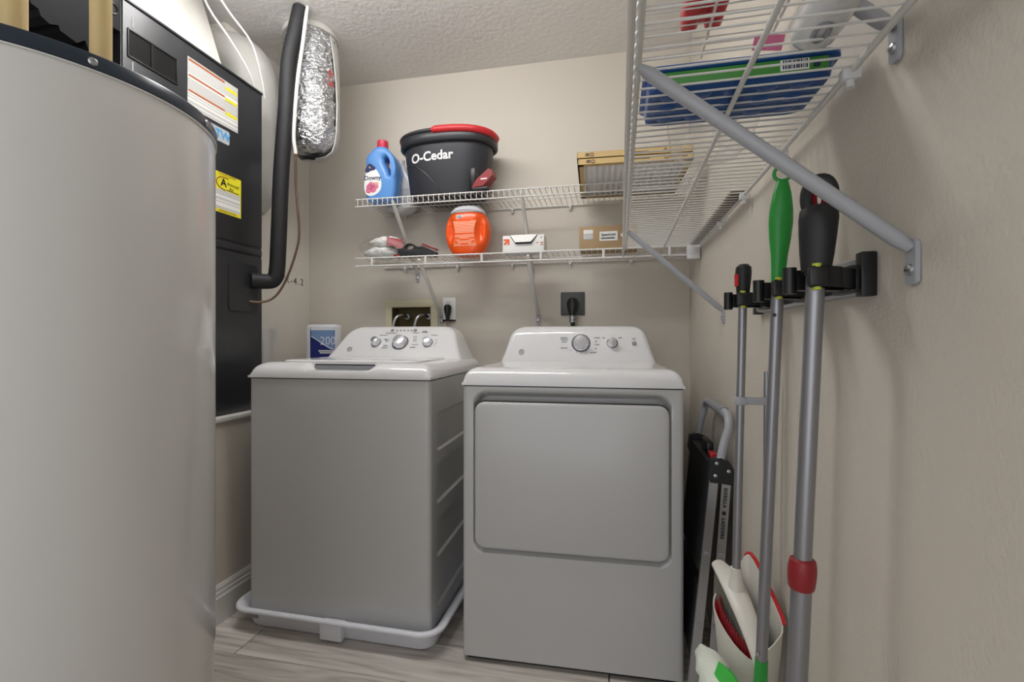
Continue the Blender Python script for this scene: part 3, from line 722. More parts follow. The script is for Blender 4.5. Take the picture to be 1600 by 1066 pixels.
B().tube([surf(x, z, -.0032) for x, z in [(-.187+.19*k/14, .155-.02*(k/14)-.135*(k/14)**2.2) for k in range(15)]], .0045, 8).build('body_groove', 'black', t)
pm = frame(bo+Vector((.19, -.112, .001)), (0, 0, 1), (1, -.1, 0))
B().box((-.03, -.035, 0), (.045, .05, .012), .005, mx=pm).build('foot_base', 'bucket_rim', t)
pdl = B(); pdl.loft([[(x, -.028, z) for x, z in ((-.035, .014), (.022, .018), (.065, .062), (.062, .085), (.045, .092), (-.01, .05))], [(x, .03, z) for x, z in ((-.035, .014), (.022, .018), (.065, .062), (.062, .085), (.045, .092), (-.01, .05))]], mx=pm)
pd = pdl.build('pedal', 'dark_red', t, label='dark red foot pedal')
B().box((.01, -.0295, .045), (.04, -.0275, .051), mx=pm).build('pedal_mark', 'white', pd)
B().box((-.05, -.02, .02), (-.02, .03, .11), .01, mx=pm).build('pedal_housing', 'black', t)

# air filters
def air_filter(z, dx, label):
    o = Vector((.0725+dx, 2.065, z)); t = thing('air_filter', label, 'air filter', o, R(2.2), 'stacked air filters')
    hx_, hy_, th = .2125, .222, .0225
    b = B()
    for (a0, a1, c0, c1) in ((-hx_, hx_, -hy_, -hy_+.004), (-hx_, hx_, hy_-.004, hy_), (-hx_, -hx_+.004, -hy_, hy_), (hx_-.004, hx_, -hy_, hy_)):
        b.box((a0, c0, 0), (a1, c1, th))
    for (a0, a1, c0, c1) in ((-hx_, hx_, -hy_, -hy_+.022), (-hx_, hx_, hy_-.022, hy_), (-hx_, -hx_+.022, -hy_, hy_), (hx_-.022, hx_, -hy_, hy_)):
        b.box((a0, c0, 0), (a1, c1, .001)); b.box((a0, c0, th-.001), (a1, c1, th))
    b.build('cardboard_frame', 'card_light', t, local=True)
    n = 34; rows = [[(-.208+.416*k/n, yy, .003 if k % 2 else .019) for k in range(n+1)] for yy in (-.217, .217)]
    b = B(); v = rows[0]+rows[1]; b.add(v, [(k, k+1, n+2+k, n+1+k) for k in range(n)])
    b.build('pleated_media', 'media', t, local=True, sharp=20)
    b = B()
    for x in (-.155, -.02, .115):
        b.tube([(x+.006*math.cos(a), -hy_-.0003, .011+.006*math.sin(a)) for a in [2*math.pi*k/12 for k in range(12)]], .0016, 5, closed=True)
        if x > -.1: b.box((x+.012, -hy_-.0008, .009), (x+.075, -hy_, .0125))
    b.box((-.18, -hy_-.0008, .006), (-.165, -hy_, .017))
    b.build('printed_mark', 'card_dark', t, local=True)
    return t
air_filter(ZU+.002, 0, 'lower of two cardboard framed air filters on the upper back shelf')
air_filter(ZU+.028, -.004, 'upper of two cardboard framed air filters on the upper back shelf')

# ---------------------------------------------------------------- things on the lower back shelf
to = Vector((-.665, 2.14, ZL))
t = thing('detergent_tub', 'bright orange rounded plastic tub with pale lid on lower back shelf', 'tub', to)
def tub_loop(z, w, d, n=56):
    l = []
    for k in range(n):
        th = 2*math.pi*k/n; c, s = math.cos(th), math.sin(th)
        x = w*math.copysign(abs(c)**.8, c); yv = d*math.copysign(abs(s)**.8, s)
        if s < .2:
            g = math.exp(-((abs(x)-.068-.12*(z-.115)**2/.1)/.014)**2)*max(0, 1-((z-.118)/.062)**2)
            yv += .026*g
        l.append((to.x+x, to.y+yv, to.z+z))
    return l
tp = [(0, .045, .04), (.003, .062, .05), (.02, .079, .056), (.045, .094, .06), (.08, .105, .063), (.11, .108, .064), (.14, .106, .064), (.165, .098, .062), (.185, .088, .058), (.198, .074, .052), (.202, .068, .048)]
from bisect import bisect
def lerp_tp(z):
    i = max(0, min(len(tp)-2, bisect([p[0] for p in tp], z)-1)); a, c = tp[i], tp[i+1]; u = (z-a[0])/(c[0]-a[0]); return a[1]+(c[1]-a[1])*u, a[2]+(c[2]-a[2])*u
zz_ = [0, .002]+[.202*k/26 for k in range(1, 27)]
tb = B().loft([tub_loop(z, *lerp_tp(z)) for z in zz_]).build('tub_body', 'orange', t, sharp=60)
lidp = [(.196, .08, .056), (.202, .083, .058), (.21, .078, .055), (.226, .062, .046), (.23, .055, .04)]
B().loft([[(to.x+w*math.copysign(abs(math.cos(a))**.8, math.cos(a)), to.y+d*math.copysign(abs(math.sin(a))**.8, math.sin(a)), to.z+z) for a in [2*math.pi*k/48 for k in range(48)]] for z, w, d in lidp]).build('lid', 'lid_grey', t)
def tub_front(x, z):
    w, d = lerp_tp(z); c = max(-1, min(1, abs(x)/w))**(1/.8); s = math.sqrt(max(0, 1-c*c)); return to.y-d*s**.8
g = B(); nx, nz = 10, 16; v = []
for j in range(nz+1):
    z = .04+.115*j/nz; hw = .046+.010*abs((j/nz)*2-1)**2
    for i in range(nx+1):
        x = -hw+2*hw*i/nx; v.append((to.x+x, tub_front(x, z)-.0012, to.z+z))
g.add(v, [(j*(nx+1)+i, j*(nx+1)+i+1, (j+1)*(nx+1)+i+1, (j+1)*(nx+1)+i) for j in range(nz) for i in range(nx)])
g.build('printed_text', 'pale_print', tb)
b = B(); b.box((to.x-.04, tub_front(.03, .175)-.002, to.z+.165), (to.x-.008, tub_front(0, .175)+.004, to.z+.183)); b.build('barcode_patch', 'white', tb)
b = B()
for k in range(7): b.box((to.x-.037+k*.0036, tub_front(.03, .175)-.0026, to.z+.167), (to.x-.0355+k*.0036, tub_front(0, .175), to.z+.181))
b.build('barcode', 'navy_print', tb)

ko = Vector((-.392, 2.13, ZL))
t = thing('trash_bag_box', 'small white carton with orange arrow and open curved flap', 'box', ko)
B().box((ko.x-.094, ko.y-.045, ko.z), (ko.x+.094, ko.y+.045, ko.z+.078), .0015).build('carton', 'white', t)
def flap(o, s, z1, z2): return [(-.062*s, z1), (-.034*s, z2), (.036*s, z2), (.066*s, z1)]
yf = ko.y-.0455
b = B().curve2d([(flap(0, 1, .076, .038), False)], .0006, 0, (ko.x, yf, ko.z), (1, 0, 0), (0, 0, 1)); b.build('flap_lip', 'ink', t)  # black lip showing along the flap's lower edge
fp = B(); fp.loft([[(ko.x-.06, yf-.001, ko.z+.078), (ko.x+.064, yf-.001, ko.z+.078), (ko.x+.036, yf-.012, ko.z+.044), (ko.x-.034, yf-.012, ko.z+.044)], [(ko.x-.06, yf-.002, ko.z+.079), (ko.x+.064, yf-.002, ko.z+.079), (ko.x+.036, yf-.013, ko.z+.0445), (ko.x-.034, yf-.013, ko.z+.0445)]])
fp.build('flap', 'white', t)
b = B(); yo = yf-.0005
ar = [[(.0, .0), (.010, .010), (.003, .017), (.026, .017), (.026, -.006), (.019, .001), (.009, -.009)], ]
b.curve2d([([(-.012, .012), (.014, .012), (.014, -.014), (.007, -.014), (.007, -.002), (-.007, -.015), (-.013, -.009), (0.0, .005), (-.012, .005)], False)], .0005, 0, (ko.x-.077, yo, ko.z+.05), (1, 0, 0), (0, 0, 1))
b.build('arrow_logo', 'orange', t)
b = B()
for (x, z, w) in ((.06, .04, .008), (.078, .04, .012), (.078, .03, .012), (.079, .062, .006)): b.box((ko.x+x, yo-.0004, ko.z+z), (ko.x+x+w, yo+.0006, ko.z+z+.004))
b.build('printed_mark', 'rust', t)

co = Vector((-.02, 2.14, ZL))
t = thing('cardboard_box', 'brown cardboard box with two white labels on the lower back shelf', 'box', co)
B().box((co.x-.123, co.y-.05, co.z), (co.x+.123, co.y+.05, co.z+.103), .0015).build('carton', 'card', t)
yf = co.y-.0505
B().box((co.x-.105, yf-.0006, co.z+.046), (co.x-.064, yf+.0004, co.z+.088)).build('small_label', 'paper_back', t)
l2 = B().box((co.x-.036, yf-.0006, co.z+.038), (co.x+.04, yf+.0004, co.z+.078)).build('large_label', 'white', t)
b = B().text('Spectrum', .016, (co.x+.002, yf-.001, co.z+.064), (1, 0, 0), (0, 0, 1), .0003, bold=.0004)
x = -.03
while x < .03:
    g = random.choice((.004, .006, .003)); b.box((co.x+x, yf-.001, co.z+.045), (co.x+x+g*.8, yf, co.z+.052)); x += g
b.build('label_lettering', 'ink', l2)
B().lathe([(.009, 0), (.009, .001)], 14, mx=frame((co.x+.062, yf+.0002, co.z+.06), (0, -1, 0))).build('round_sticker', 'white', t)

so_ = Vector((-.915, 2.11, ZL))
t = thing('hand_squeegee', 'black plastic scraper with finger hole and red edge on lower shelf', 'scraper', so_)
b = B().curve2d([([(-.105, .0, 1), (-.085, .02, 1), (-.088, .042, 1), (-.062, .046), (-.045, .062), (-.028, .067), (-.01, .062), (.012, .05), (.035, .052, 1), (.105, .022, 1), (.107, .0, 1)], True), ([(-.048, .05), (-.028, .058), (-.008, .05), (-.014, .04), (-.03, .036), (-.044, .04)], True)], .012, .003, so_, (1, .03, 0), (0, 0, 1))
b.build('blade_body', 'soft_black', t)
mx = frame(so_+Vector((.072, -.004, .044)), (.4, 0, 1), (1, 0, -.42))
B().box((-.038, -.016, -.002), (.038, .014, .006), .002, mx=mx).build('red_edge', 'dark_red', t, label='red rubber edge')
B().box((so_.x-.107, so_.y-.02, so_.z), (so_.x-.075, so_.y-.0165, so_.z+.014), .001).build('red_corner', 'dark_red', t)

go = Vector((-1.085, 2.14, ZL))
t = thing('plastic_bag', 'clear plastic bag of white fluffy pads at left end of lower shelf', 'bag', go)
rng = random.Random(5)
for i, (dx, dz, rx, rz_) in enumerate(((-.01, .032, .10, .031), (.005, .084, .085, .027))):
    b = B(); loops = []; n = 18
    for k in range(15):
        u = k/14; w = math.sin(math.pi*min(max(u, .04), .96))**.5
        loops.append([(go.x+dx-rx+2*rx*u, go.y+.045*w*math.cos(2*math.pi*j/n)*(1+.25*(rng.random()-.5)), go.z+dz+rz_*w*math.sin(2*math.pi*j/n)*(1+.35*(rng.random()-.5))) for j in range(n)])
    b.loft(loops).build('fluffy_pad', 'fluff', t, sharp=80)
b = B(); loops = []; n = 22
for k in range(19):
    u = k/18; w = math.sin(math.pi*min(max(u, .02), .98))**.45
    hh = .060-.012*u
    loops.append([(go.x-.135+.255*u, go.y+.062*w*math.cos(2*math.pi*j/n)*(1+.22*(rng.random()-.5)), go.z+.062-.012*u+hh*w*math.sin(2*math.pi*j/n)*(1+.2*(rng.random()-.5))) for j in range(n)])
b.loft(loops).build('film', 'film', t, sharp=25)
B().loft([[(go.x+.03+.07*u, go.y-.05+.02*u, go.z+.1-.012*u), (go.x+.032+.075*u, go.y-.058+.02*u, go.z+.062-.02*u), (go.x+.03+.075*u, go.y-.056+.02*u, go.z+.063-.02*u), (go.x+.032+.07*u, go.y-.048+.02*u, go.z+.101-.012*u)] for u in (0, .5, 1)]).build('red_tag', 'dark_red', t, label='red printed tag')

# ---------------------------------------------------------------- paper pack on the platform
po = Vector((-1.462, 2.22, .755))
t = thing('paper_pack', 'blue plastic wrapped paper pack standing behind washer by the wall', 'pack', po)
b = B(); b.box((po.x-.085, po.y-.055, .755), (po.x+.085, po.y+.015, 1.12), .016, 4); b.build('wrapped_rolls', 'pack_white', t)
yf = po.y-.0555
fr = B().box((po.x-.056, yf-.0006, .78), (po.x+.083, yf+.0004, 1.105)).build('front_print', 'pack_blue', t)
b = B(); b.curve2d([([(-.05, .108), (.08, .108), (.08, .0), (.06, .004), (.02, .025), (-.02, .05), (-.05, .066)], False)], .0003, 0, (po.x, yf-.001, .995), (1, 0, 0), (0, 0, 1)); b.build('sky_print', 'pack_sky', fr)
B().box((po.x-.052, yf-.0022, 1.09), (po.x+.083, yf-.0004, 1.107)).build('white_band', 'pack_white', fr)
B().tube([(po.x+x, yf-.0015, .995+z) for x, z in [(.08, -.002), (.06, .002), (.02, .023), (-.02, .048), (-.05, .064)]], .002, 6).build('white_curve', 'white', fr)
B().text('200', .06, (po.x+.045, yf-.0018, 1.035), (1, 0, 0), (0, 0, 1), .0003).build('lettering', 'pack_white', fr)
b = B()
for (x, z, w) in ((.035, .985, .085), (.035, .975, .07), (.035, .948, .085), (.05, .937, .05), (.0, .91, .03), (.04, .91, .03)):
    k = x-w/2
    while k < x+w/2:
        g = random.choice((.004, .007, .006)); b.box((po.x+k, yf-.0014, z-.0035), (po.x+k+g*.8, yf, z+.0035)); k += g
b.build('small_print', 'white', fr)
sd = B().box((po.x-.0856, po.y-.04, .79), (po.x-.0848, po.y+.005, 1.10)).build('side_print', 'pack_blue', t)
B().box((po.x-.0862, po.y-.038, 1.0), (po.x-.085, po.y+.005, 1.10)).build('side_sky', 'pack_sky', sd)
B().box((po.x-.0868, po.y-.025, .84), (po.x-.085, po.y-.002, 1.04)).build('side_table', 'white', sd)

# ---------------------------------------------------------------- supply box, outlets
t = thing('washer_supply_box', 'almond recessed water supply box in the back wall behind the washer', 'supply box', (-1.045, YB, 1.13))
b = B(); yf = YB-.006
for (a0, a1, c0, c1) in ((-1.192, -.895, 1.214, 1.256), (-1.192, -.895, .99, 1.03), (-1.192, -1.155, 1.03, 1.214), (-.935, -.895, 1.03, 1.214)):
    b.box((a0, yf, c0), (a1, YB-.0005, c1), .0015)
b.build('face_frame', 'almond', t)
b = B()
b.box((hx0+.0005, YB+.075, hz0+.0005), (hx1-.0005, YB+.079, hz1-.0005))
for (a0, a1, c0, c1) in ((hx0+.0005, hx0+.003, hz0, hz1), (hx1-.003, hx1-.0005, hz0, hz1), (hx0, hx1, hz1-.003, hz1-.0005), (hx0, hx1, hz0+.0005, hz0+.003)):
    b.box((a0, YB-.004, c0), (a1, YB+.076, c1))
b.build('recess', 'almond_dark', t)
for x in (-1.085, -.965):
    B().lathe([(.012, 0), (.012, .03), (.016, .032), (.016, .045)], 14, mx=frame((x, YB+.076, 1.165), (0, -1, 0))).build('valve', 'steel', t)
for i, x in enumerate((-1.085, -.965)):
    pts = bez([(x, YB+.03, 1.165), (x-.006, YB+.0, 1.172), (x-.03, YB-.03, 1.16), (x-.042, YB-.045, 1.11), (x-.044, YB-.05, 1.02), (x-.04, YB-.055, .8)], 6)
    tag(B().tube(pts, .0085, 12).build('water_hose', 'steel', loc=pts[-1]), ('left' if i == 0 else 'right')+' braided hose curving out of the almond supply box', 'hose', 'washer supply hoses')
b = B()
t = thing('wall_outlet', 'white wall outlet plate between the supply box and dryer', 'outlet', (-.832, YB, 1.2))
B().box((-.868, YB-.006, 1.146), (-.797, YB-.0005, 1.262), .003).build('plate', 'white', t)
B().box((-.846, YB-.008, 1.205), (-.820, YB-.0055, 1.24), .002).build('socket', 'white_plastic', t)
t = thing('washer_plug', 'black plug with cord in the white wall outlet', 'plug', (-.832, YB-.01, 1.2))
b = B(); b.loft([[(-.832+r*math.cos(a), YB-.03+.018*math.sin(a), z) for a in [2*math.pi*k/16 for k in range(16)]] for r, z in ((.01, 1.222), (.018, 1.216), (.02, 1.205), (.017, 1.185), (.009, 1.16), (.007, 1.138))])
b.build('plug_body', 'black', t)
B().tube(bez([(-.832, YB-.03, 1.14), (-.832, YB-.032, 1.11), (-.82, YB-.04, 1.06), (-.80, YB-.05, .9)], 6), .0045, 8).build('cord', 'tan', t, label='tan sleeved cord')
B().box((-.868, YB-.012, 1.138), (-.797, YB-.002, 1.1455), .001).build('plug_strap', 'black', t)
t = thing('dryer_outlet', 'dark grey square outlet plate on the wall above the dryer', 'outlet', (-.193, YB, 1.219))
B().loft([[(x, yv, z) for x, z in rrect(-.193, 1.219, .0585-i, .057-i, .004)] for yv, i in ((YB-.0005, 0), (YB-.006, 0), (YB-.008, .003))]).build('plate', 'outlet_grey', t)
t = thing('dryer_plug', 'round black dryer plug with cord in the dark outlet', 'plug', (-.193, YB-.01, 1.2))
b = B(); b.loft([[(-.192+r*math.cos(a), YB-.03+.022*math.sin(a), z) for a in [2*math.pi*k/18 for k in range(18)]] for r, z in ((.008, 1.246), (.021, 1.24), (.029, 1.222), (.028, 1.2), (.02, 1.172), (.014, 1.16))])
b.build('plug_body', 'black', t)
B().lathe([(.0125, 1.125), (.0165, 1.127), (.0165, 1.135), (.0135, 1.137), (.0135, 1.143), (.0165, 1.145), (.0165, 1.153), (.0135, 1.155), (.0135, 1.162)], 16, (-.192, YB-.03, 0)).build('cord_clamp', 'steel', t)
B().tube([(-.192, YB-.03, 1.13), (-.19, YB-.03, 1.1), (-.185, YB-.035, .85)], .0095, 10).build('cord', 'black', t)

# ---------------------------------------------------------------- on the right shelves
ZR = 1.4215+.0055
t = thing('wet_pad_tub', 'blue plastic tub with green barcode label on the right wall shelf', 'tub', (.182, .825, ZR))
x0, x1, y0, y1 = .052, .316, .757, .897
def trl(i, z, r=.02): return [(x, yv, z) for x, yv in rrect((x0+x1)/2, (y0+y1)/2, (x1-x0)/2-i, (y1-y0)/2-i, r)]
tr = B().loft([trl(.010, ZR), trl(.004, ZR+.003), trl(.0, ZR+.023), trl(0, ZR+.0245)]).build('tray', 'tray_blue', t, sharp=50)
B().loft([trl(-.004, ZR+.0245), trl(-.006, ZR+.026), trl(-.006, ZR+.031), trl(-.003, ZR+.034), trl(.01, ZR+.035)]).build('lid', 'tray_blue', t, sharp=50)
dm = B().lathe([(.016, .0), (.013, -.0022), (.006, -.003), (.0005, -.0031)], 8).build('bottom_dimple', 'tray_blue', mesh_only=True)
i_ = root_matrix(t).inverted()
for i in range(5):
    for j in range(3):
        inst('bottom_dimple', dm, t, i_ @ Vector((.088+.047*i, .785+.038*j, ZR+.0002)))
gl = B().box((x0+.016, y0-.0022, ZR+.004), (x1-.014, y0+.002, ZR+.0235), .0008).build('green_label', 'tray_green', t, label='green printed label')
B().box((x1-.078, y0-.0028, ZR+.0065), (x1-.04, y0+.001, ZR+.0225)).build('barcode_patch', 'white', gl)
b = B(); x = x1-.075
while x < x1-.044:
    w = random.choice((.0007, .0012, .0018)); b.box((x, y0-.0033, ZR+.009), (x+w, y0, ZR+.0215)); x += w+random.choice((.0008, .0014))
b.box((x1-.034, y0-.0033, ZR+.009), (x1-.026, y0, ZR+.016))
b.build('barcode', 'navy_print', gl)
# clear bag
bo2 = Vector((.205, 1.07, ZR))
t = thing('clear_bag', 'crinkled clear plastic bag with pink label behind the blue tub', 'bag', bo2)
rng = random.Random(11); loops = []; n = 24
for k in range(15):
    u = k/14; w = math.sin(math.pi*min(max(u, .05), .95))**.4
    loops.append([(bo2.x+.085*w*math.copysign(abs(math.cos(2*math.pi*j/n))**.6, math.cos(2*math.pi*j/n))*(1+.12*(rng.random()-.5)), bo2.y-.15+.31*u, bo2.z+.086+.082*w*math.copysign(abs(math.sin(2*math.pi*j/n))**.6, math.sin(2*math.pi*j/n))*(1+.15*(rng.random()-.5))) for j in range(n)])
B().loft(loops).build('film', 'film2', t, sharp=20)
mx = frame((.288, .98, 1.607), (-.3, -.8, -.45), (1, .2, 0))
B().box((-.026, -.013, -.001), (.026, .013, .001), .0004, 1, mx=mx).build('pink_label', 'pink', t, label='pink printed label')
tag(B().box((.303, 1.34, ZR), (.337, 2.025, ZR+.008), .001).build('wooden_strip', 'card_dark', loc=(.32, 1.68, ZR)), 'long brown wooden strip lying along the wall on the right shelf', 'strip')
# white bottle lying near the camera
vo = Vector((.285, .6, ZR))
t = thing('spray_bottle', 'white plastic bottle with grey spray head lying on right shelf', 'bottle', vo)
b = B(); prof = [(.02, .157), (.027, .154), (.031, .143), (.031, .03), (.026, .0), (.016, -.02), (.014, -.04)]
b.lathe([(r, z) for r, z in prof], 32, mx=frame((.262, .555, ZR+.0305), (0, 1, 0), (1, 0, 0)), sy=.95)
b.build('bottle', 'white_plastic', t, sharp=60)
B().loft([[(.262+.018*px, .515+.06*py, ZR+.0305+.02*pz*1.2) for px, pz in ((-1, -1), (1, -1), (1, 1), (-1, 1))] for py, in ((-.7,), (.0,))]).build('spray_head', 'grey_plastic', t)
B().tube([(.262, .485, ZR+.02), (.268, .505, ZR+.008), (.28, .53, ZR+.006)], .005, 8).build('trigger', 'black', t)
t_ = B(); t_.tube([(.255+.007*math.cos(a), .66+.018*math.sin(a), ZR+.0015-.002*math.cos(a)) for a in [2*math.pi*k/16 for k in range(16)]], .0035, 6, closed=True)
t_.build('hand_hole', 'grey_plastic', t)
# mop head on the upper right shelf
ZUR = 1.7+.0055
t = thing('spin_mop_head', 'fluffy grey mop head with red plastic plate on upper right shelf', 'mop head', (.19, 1.0, ZUR))
b = B()
b.box((.142, .985, ZUR), (.178, 1.088, ZUR+.05), .012, 3); b.box((.19, .985, ZUR), (.226, 1.088, ZUR+.05), .012, 3); b.box((.16, 1.0, ZUR+.01), (.21, 1.075, ZUR+.042), .004)
b.build('plate', 'red', t, label='red plastic plate')
rng = random.Random(2); b = B()
for k in range(60):
    x = .165+.12*rng.random(); yy = .80+.15*rng.random(); a = rng.random()*6.28; l = .03
    z0 = ZUR+.010+.02*rng.random()
    b.tube([(x, yy, z0), (x+l*.5*math.cos(a), yy+l*.5*math.sin(a), z0+.006), (x+l*math.cos(a), min(yy+l*math.sin(a), .982), z0-.002)], .0065, 6)
b.build('mop_fringe', 'grey_fluff', t)

# ---------------------------------------------------------------- tool rack and tools
t = thing('tool_rack', 'aluminium tool rack rail with black spring holders on right wall', 'tool rack', (XR, .98, 1.15))
b = B(); b.loft([[(XR-.0005, yy, 1.107), (XR-.015, yy, 1.108), (XR-.018, yy, 1.113), (XR-.016, yy, 1.126), (XR-.009, yy, 1.129), (XR-.009, yy, 1.143), (XR-.016, yy, 1.146), (XR-.018, yy, 1.157), (XR-.015, yy, 1.161), (XR-.0005, yy, 1.162)] for yy in (.745, 1.235)])
b.build('rail', 'steel', t, sharp=20)
for yy in (.732, 1.23): B().box((XR-.02, yy, 1.104), (XR-.0005, yy+.018, 1.165), .002).build('end_cap', 'black', t)
for (py, px) in ((.72, .27), (.867, .27), (1.086, .27)):
    b = B()
    b.loft([[(XR-.012, py+.03, z), (XR-.012, py+.075, z), (px+.03, py+.004-.012, z), (px+.005, py-.024, z), (px-.012, py-.024, z), (px-.012, py-.016, z), (px+.02, py-.014, z)] for z in (1.114, 1.142)])
    b.box((XR-.03, py+.02, 1.11), (XR-.008, py+.08, 1.148), .003)
    h = b.build('holder', 'black', t, label='black spring holder')
    B().loft([[(XR-.02, py+.04, z), (XR-.02, py+.07, z), (px-.02, py+.03, z), (px-.02, py+.019, z), (px+.01, py+.019, z)] for z in (1.114, 1.142)]).build('holder_finger', 'black', h)
    B().lathe([(.009, 1.109), (.009, 1.146)], 14, (px-.024, py+.022, 0)).build('roller', 'black', h)
    B().box((px-.016, py-.027, 1.1145), (px+.008, py-.0125, 1.1415), .004).build('holder_tip', 'black', h)
    for (x_, y_, r_) in ((px-.005, py-.0195, .0055), (px-.024, py+.022, .005)):
        for (z0_, z1_) in ((1.1105, 1.1145), (1.1405, 1.1455)):
            B().lathe([(r_, z0_), (r_, z1_)], 12, (x_, y_, 0)).build('roller_pin', 'yellow_pin', h)

# tool 3: telescopic pole with black grip (nearest)
t = thing('telescopic_pole', 'grey telescopic pole with black grip and red collar, nearest on rack', 'pole', (.258, .75, .2))
p = lambda z: Vector((.27-.014*(1.14-z)/.64, .716+.034*(1.14-z)/.64, z))
B().tube([p(1.145), p(.72)], .0115, 24).build('upper_tube', 'alu', t); B().tube([p(.722), p(.2)], .0134, 24).build('lower_tube', 'alu', t)
prof = [(.0145, .693), (.0162, .697), (.0172, .708), (.0175, .718), (.0172, .726), (.0155, .735), (.0122, .737)]
cl_ = B(); loops = []
for r, z in prof:
    q = p(z); loops.append([(q.x+r*(1+.05*(k % 2))*math.cos(2*math.pi*k/28), q.y+r*(1+.05*(k % 2))*math.sin(2*math.pi*k/28), z) for k in range(28)])
cl_.loft(loops).build('collar', 'dark_red', t, label='dark red twist collar')
gx = Vector((.90, -.42, 0)).normalized(); gy = Vector((.42, .90, 0)).normalized()
loops = []
for w_, d_, z in ((.0165, .013, 1.136), (.018, .013, 1.141), (.0205, .0155, 1.162), (.0225, .0165, 1.188), (.0235, .0165, 1.207), (.0225, .015, 1.219), (.019, .011, 1.225)):
    q = p(z); loops.append([q+gx*w_*math.cos(a)+gy*d_*math.sin(a) for a in [2*math.pi*k/24 for k in range(24)]])
gp = B().loft(loops).build('grip', 'soft_black', t)
lc = p(1.236)
B().tube([lc+gx*.0145*math.copysign(abs(math.cos(a))**.8, math.cos(a))+Vector((0, 0, .0235*math.sin(a))) for a in [2*math.pi*k/32 for k in range(32)]], .0085, 12, closed=True).build('grip_loop', 'soft_black', gp)
B().tube([lc+gx*.0085*math.copysign(abs(math.cos(a))**.8, math.cos(a))+Vector((0, 0, .0175*math.sin(a))) for a in [2*math.pi*k/32 for k in range(32)]], .0042, 8, flat=2.0, closed=True).build('loop_liner', 'dark_red', gp)
B().lathe([(.0142, 1.132), (.0142, 1.14)], 20, (p(1.136).x, p(1.136).y, 0)).build('grip_base', 'soft_black', gp)

# tool 2: green mop
t = thing('flat_mop', 'mop with bright green grip and grey pole, middle of the rack', 'mop', (.262, .92, .2))
p = lambda z: Vector((.27-.012*(1.14-z)/.64, .867+.045*(1.14-z)/.64, z))
B().tube([p(1.145), p(.475)], .0096, 24).build('pole', 'alu', t)
B().tube([p(.478), p(.44), p(.30), p(.27)], [.0105, .0112, .0112, .009], 20).build('green_joint', 'green', t)
loops = []
for r, z in ((.0108, 1.139), (.0112, 1.16), (.0128, 1.185), (.0162, 1.21), (.0182, 1.237), (.0175, 1.258), (.0142, 1.283), (.0092, 1.302), (.007, 1.306)):
    q = p(z); loops.append([(q.x+r*math.cos(a), q.y+.8*r*math.sin(a), z) for a in [2*math.pi*k/24 for k in range(24)]])
gr = B().loft(loops).build('grip', 'green', t, label='bright green grip')
gx = Vector((.93, -.35, 0)).normalized(); rc = p(1.318)
B().tube([rc+gx*.0128*math.cos(a)+Vector((0, 0, .0128*math.sin(a))) for a in [2*math.pi*k/24 for k in range(24)]], .003, 8, closed=True).build('hanging_ring', 'green', gr)
B().lathe([(.003, 0), (.003, .0012)], 10, mx=frame(p(1.085)+Vector((-.0055, -.008, 0)), (-.5, -.85, 0))).build('pole_hole', 'ink', t)
B().lathe([(.004, 0), (.004, .003), (.002, .004)], 10, mx=frame(p(.492)+Vector((-.0075, -.0065, 0)), (-.8, -.6, 0))).build('spring_button', 'steel', t)
# its head: green frame and white pad
before = set(bpy.data.objects)
B().loft([[(.258, .915, .27), (.262, .905, .30), (.25, .93, .31), (.245, .935, .28)], [(.235, .99, .28), (.242, .985, .312), (.228, 1.0, .322), (.22, 1.0, .29)], [(.222, 1.02, .285), (.232, 1.015, .318), (.21, 1.03, .326), (.2, 1.03, .295)]]).build('head_frame', 'lime', t)
rng = random.Random(9); loops = []; n = 18
ax0, ax1 = Vector((.232, .985, .262)), Vector((.190, 1.11, .30))
for k in range(13):
    u = k/12; c = ax0.lerp(ax1, u); w = math.sin(math.pi*min(max(u, .06), .94))**.5
    loops.append([(c.x+.030*w*math.cos(2*math.pi*j/n)*(1+.3*(rng.random()-.5)), c.y+.02*w*math.cos(2*math.pi*j/n), c.z-.01+.038*w*math.sin(2*math.pi*j/n)*(1+.25*(rng.random()-.5))) for j in range(n)])
B().loft(loops).build('mop_pad', 'pad', t, sharp=80, label='crumpled white mop pad')
B().loft([[(.252, .945, .345), (.2525, .9455, .346), (.262, .925, .26), (.255, .925, .26)], [(.248, .955, .34), (.2485, .9555, .341), (.245, .96, .255), (.24, .96, .255)]]).build('pad_flap', 'pad', t)
for o in set(bpy.data.objects)-before: o.location = (-.006, -.032, .085)

# tool 1: broom with dustpan
t = thing('broom', 'broom with black and red grip and white head, farthest on rack', 'broom', (.262, 1.1, .45))
p = lambda z: Vector((.27-.008*(1.14-z)/.62, 1.086+.024*(1.14-z)/.62, z))
B().tube([p(1.135), p(.53)], .0085, 20).build('pole', 'alu', t)
loops = []
for r, z in ((.0115, 1.132), (.0125, 1.14), (.0148, 1.165), (.016, 1.185), (.015, 1.197), (.009, 1.203)):
    q = p(z); loops.append([(q.x+r*math.cos(a), q.y+r*math.sin(a), z) for a in [2*math.pi*k/20 for k in range(20)]])
gr = B().loft(loops).build('grip', 'soft_black', t)
q = p(1.170); B().loft([[(q.x-.0165, q.y-.004, q.z-.013), (q.x-.0165, q.y+.004, q.z-.013), (q.x-.0172, q.y+.004, q.z+.012), (q.x-.0172, q.y-.004, q.z+.012)], [(q.x-.012, q.y-.0105, q.z-.013), (q.x-.012, q.y+.0105, q.z-.013), (q.x-.012, q.y+.0105, q.z+.012), (q.x-.012, q.y-.0105, q.z+.012)]]).build('grip_inlay', 'red', gr)
q = p(.53); B().lathe([(.018, -.03), (.0145, -.012), (.0118, .0), (.0118, .018), (.0085, .019)], 20, tuple(q)).build('socket', 'dustpan', t)
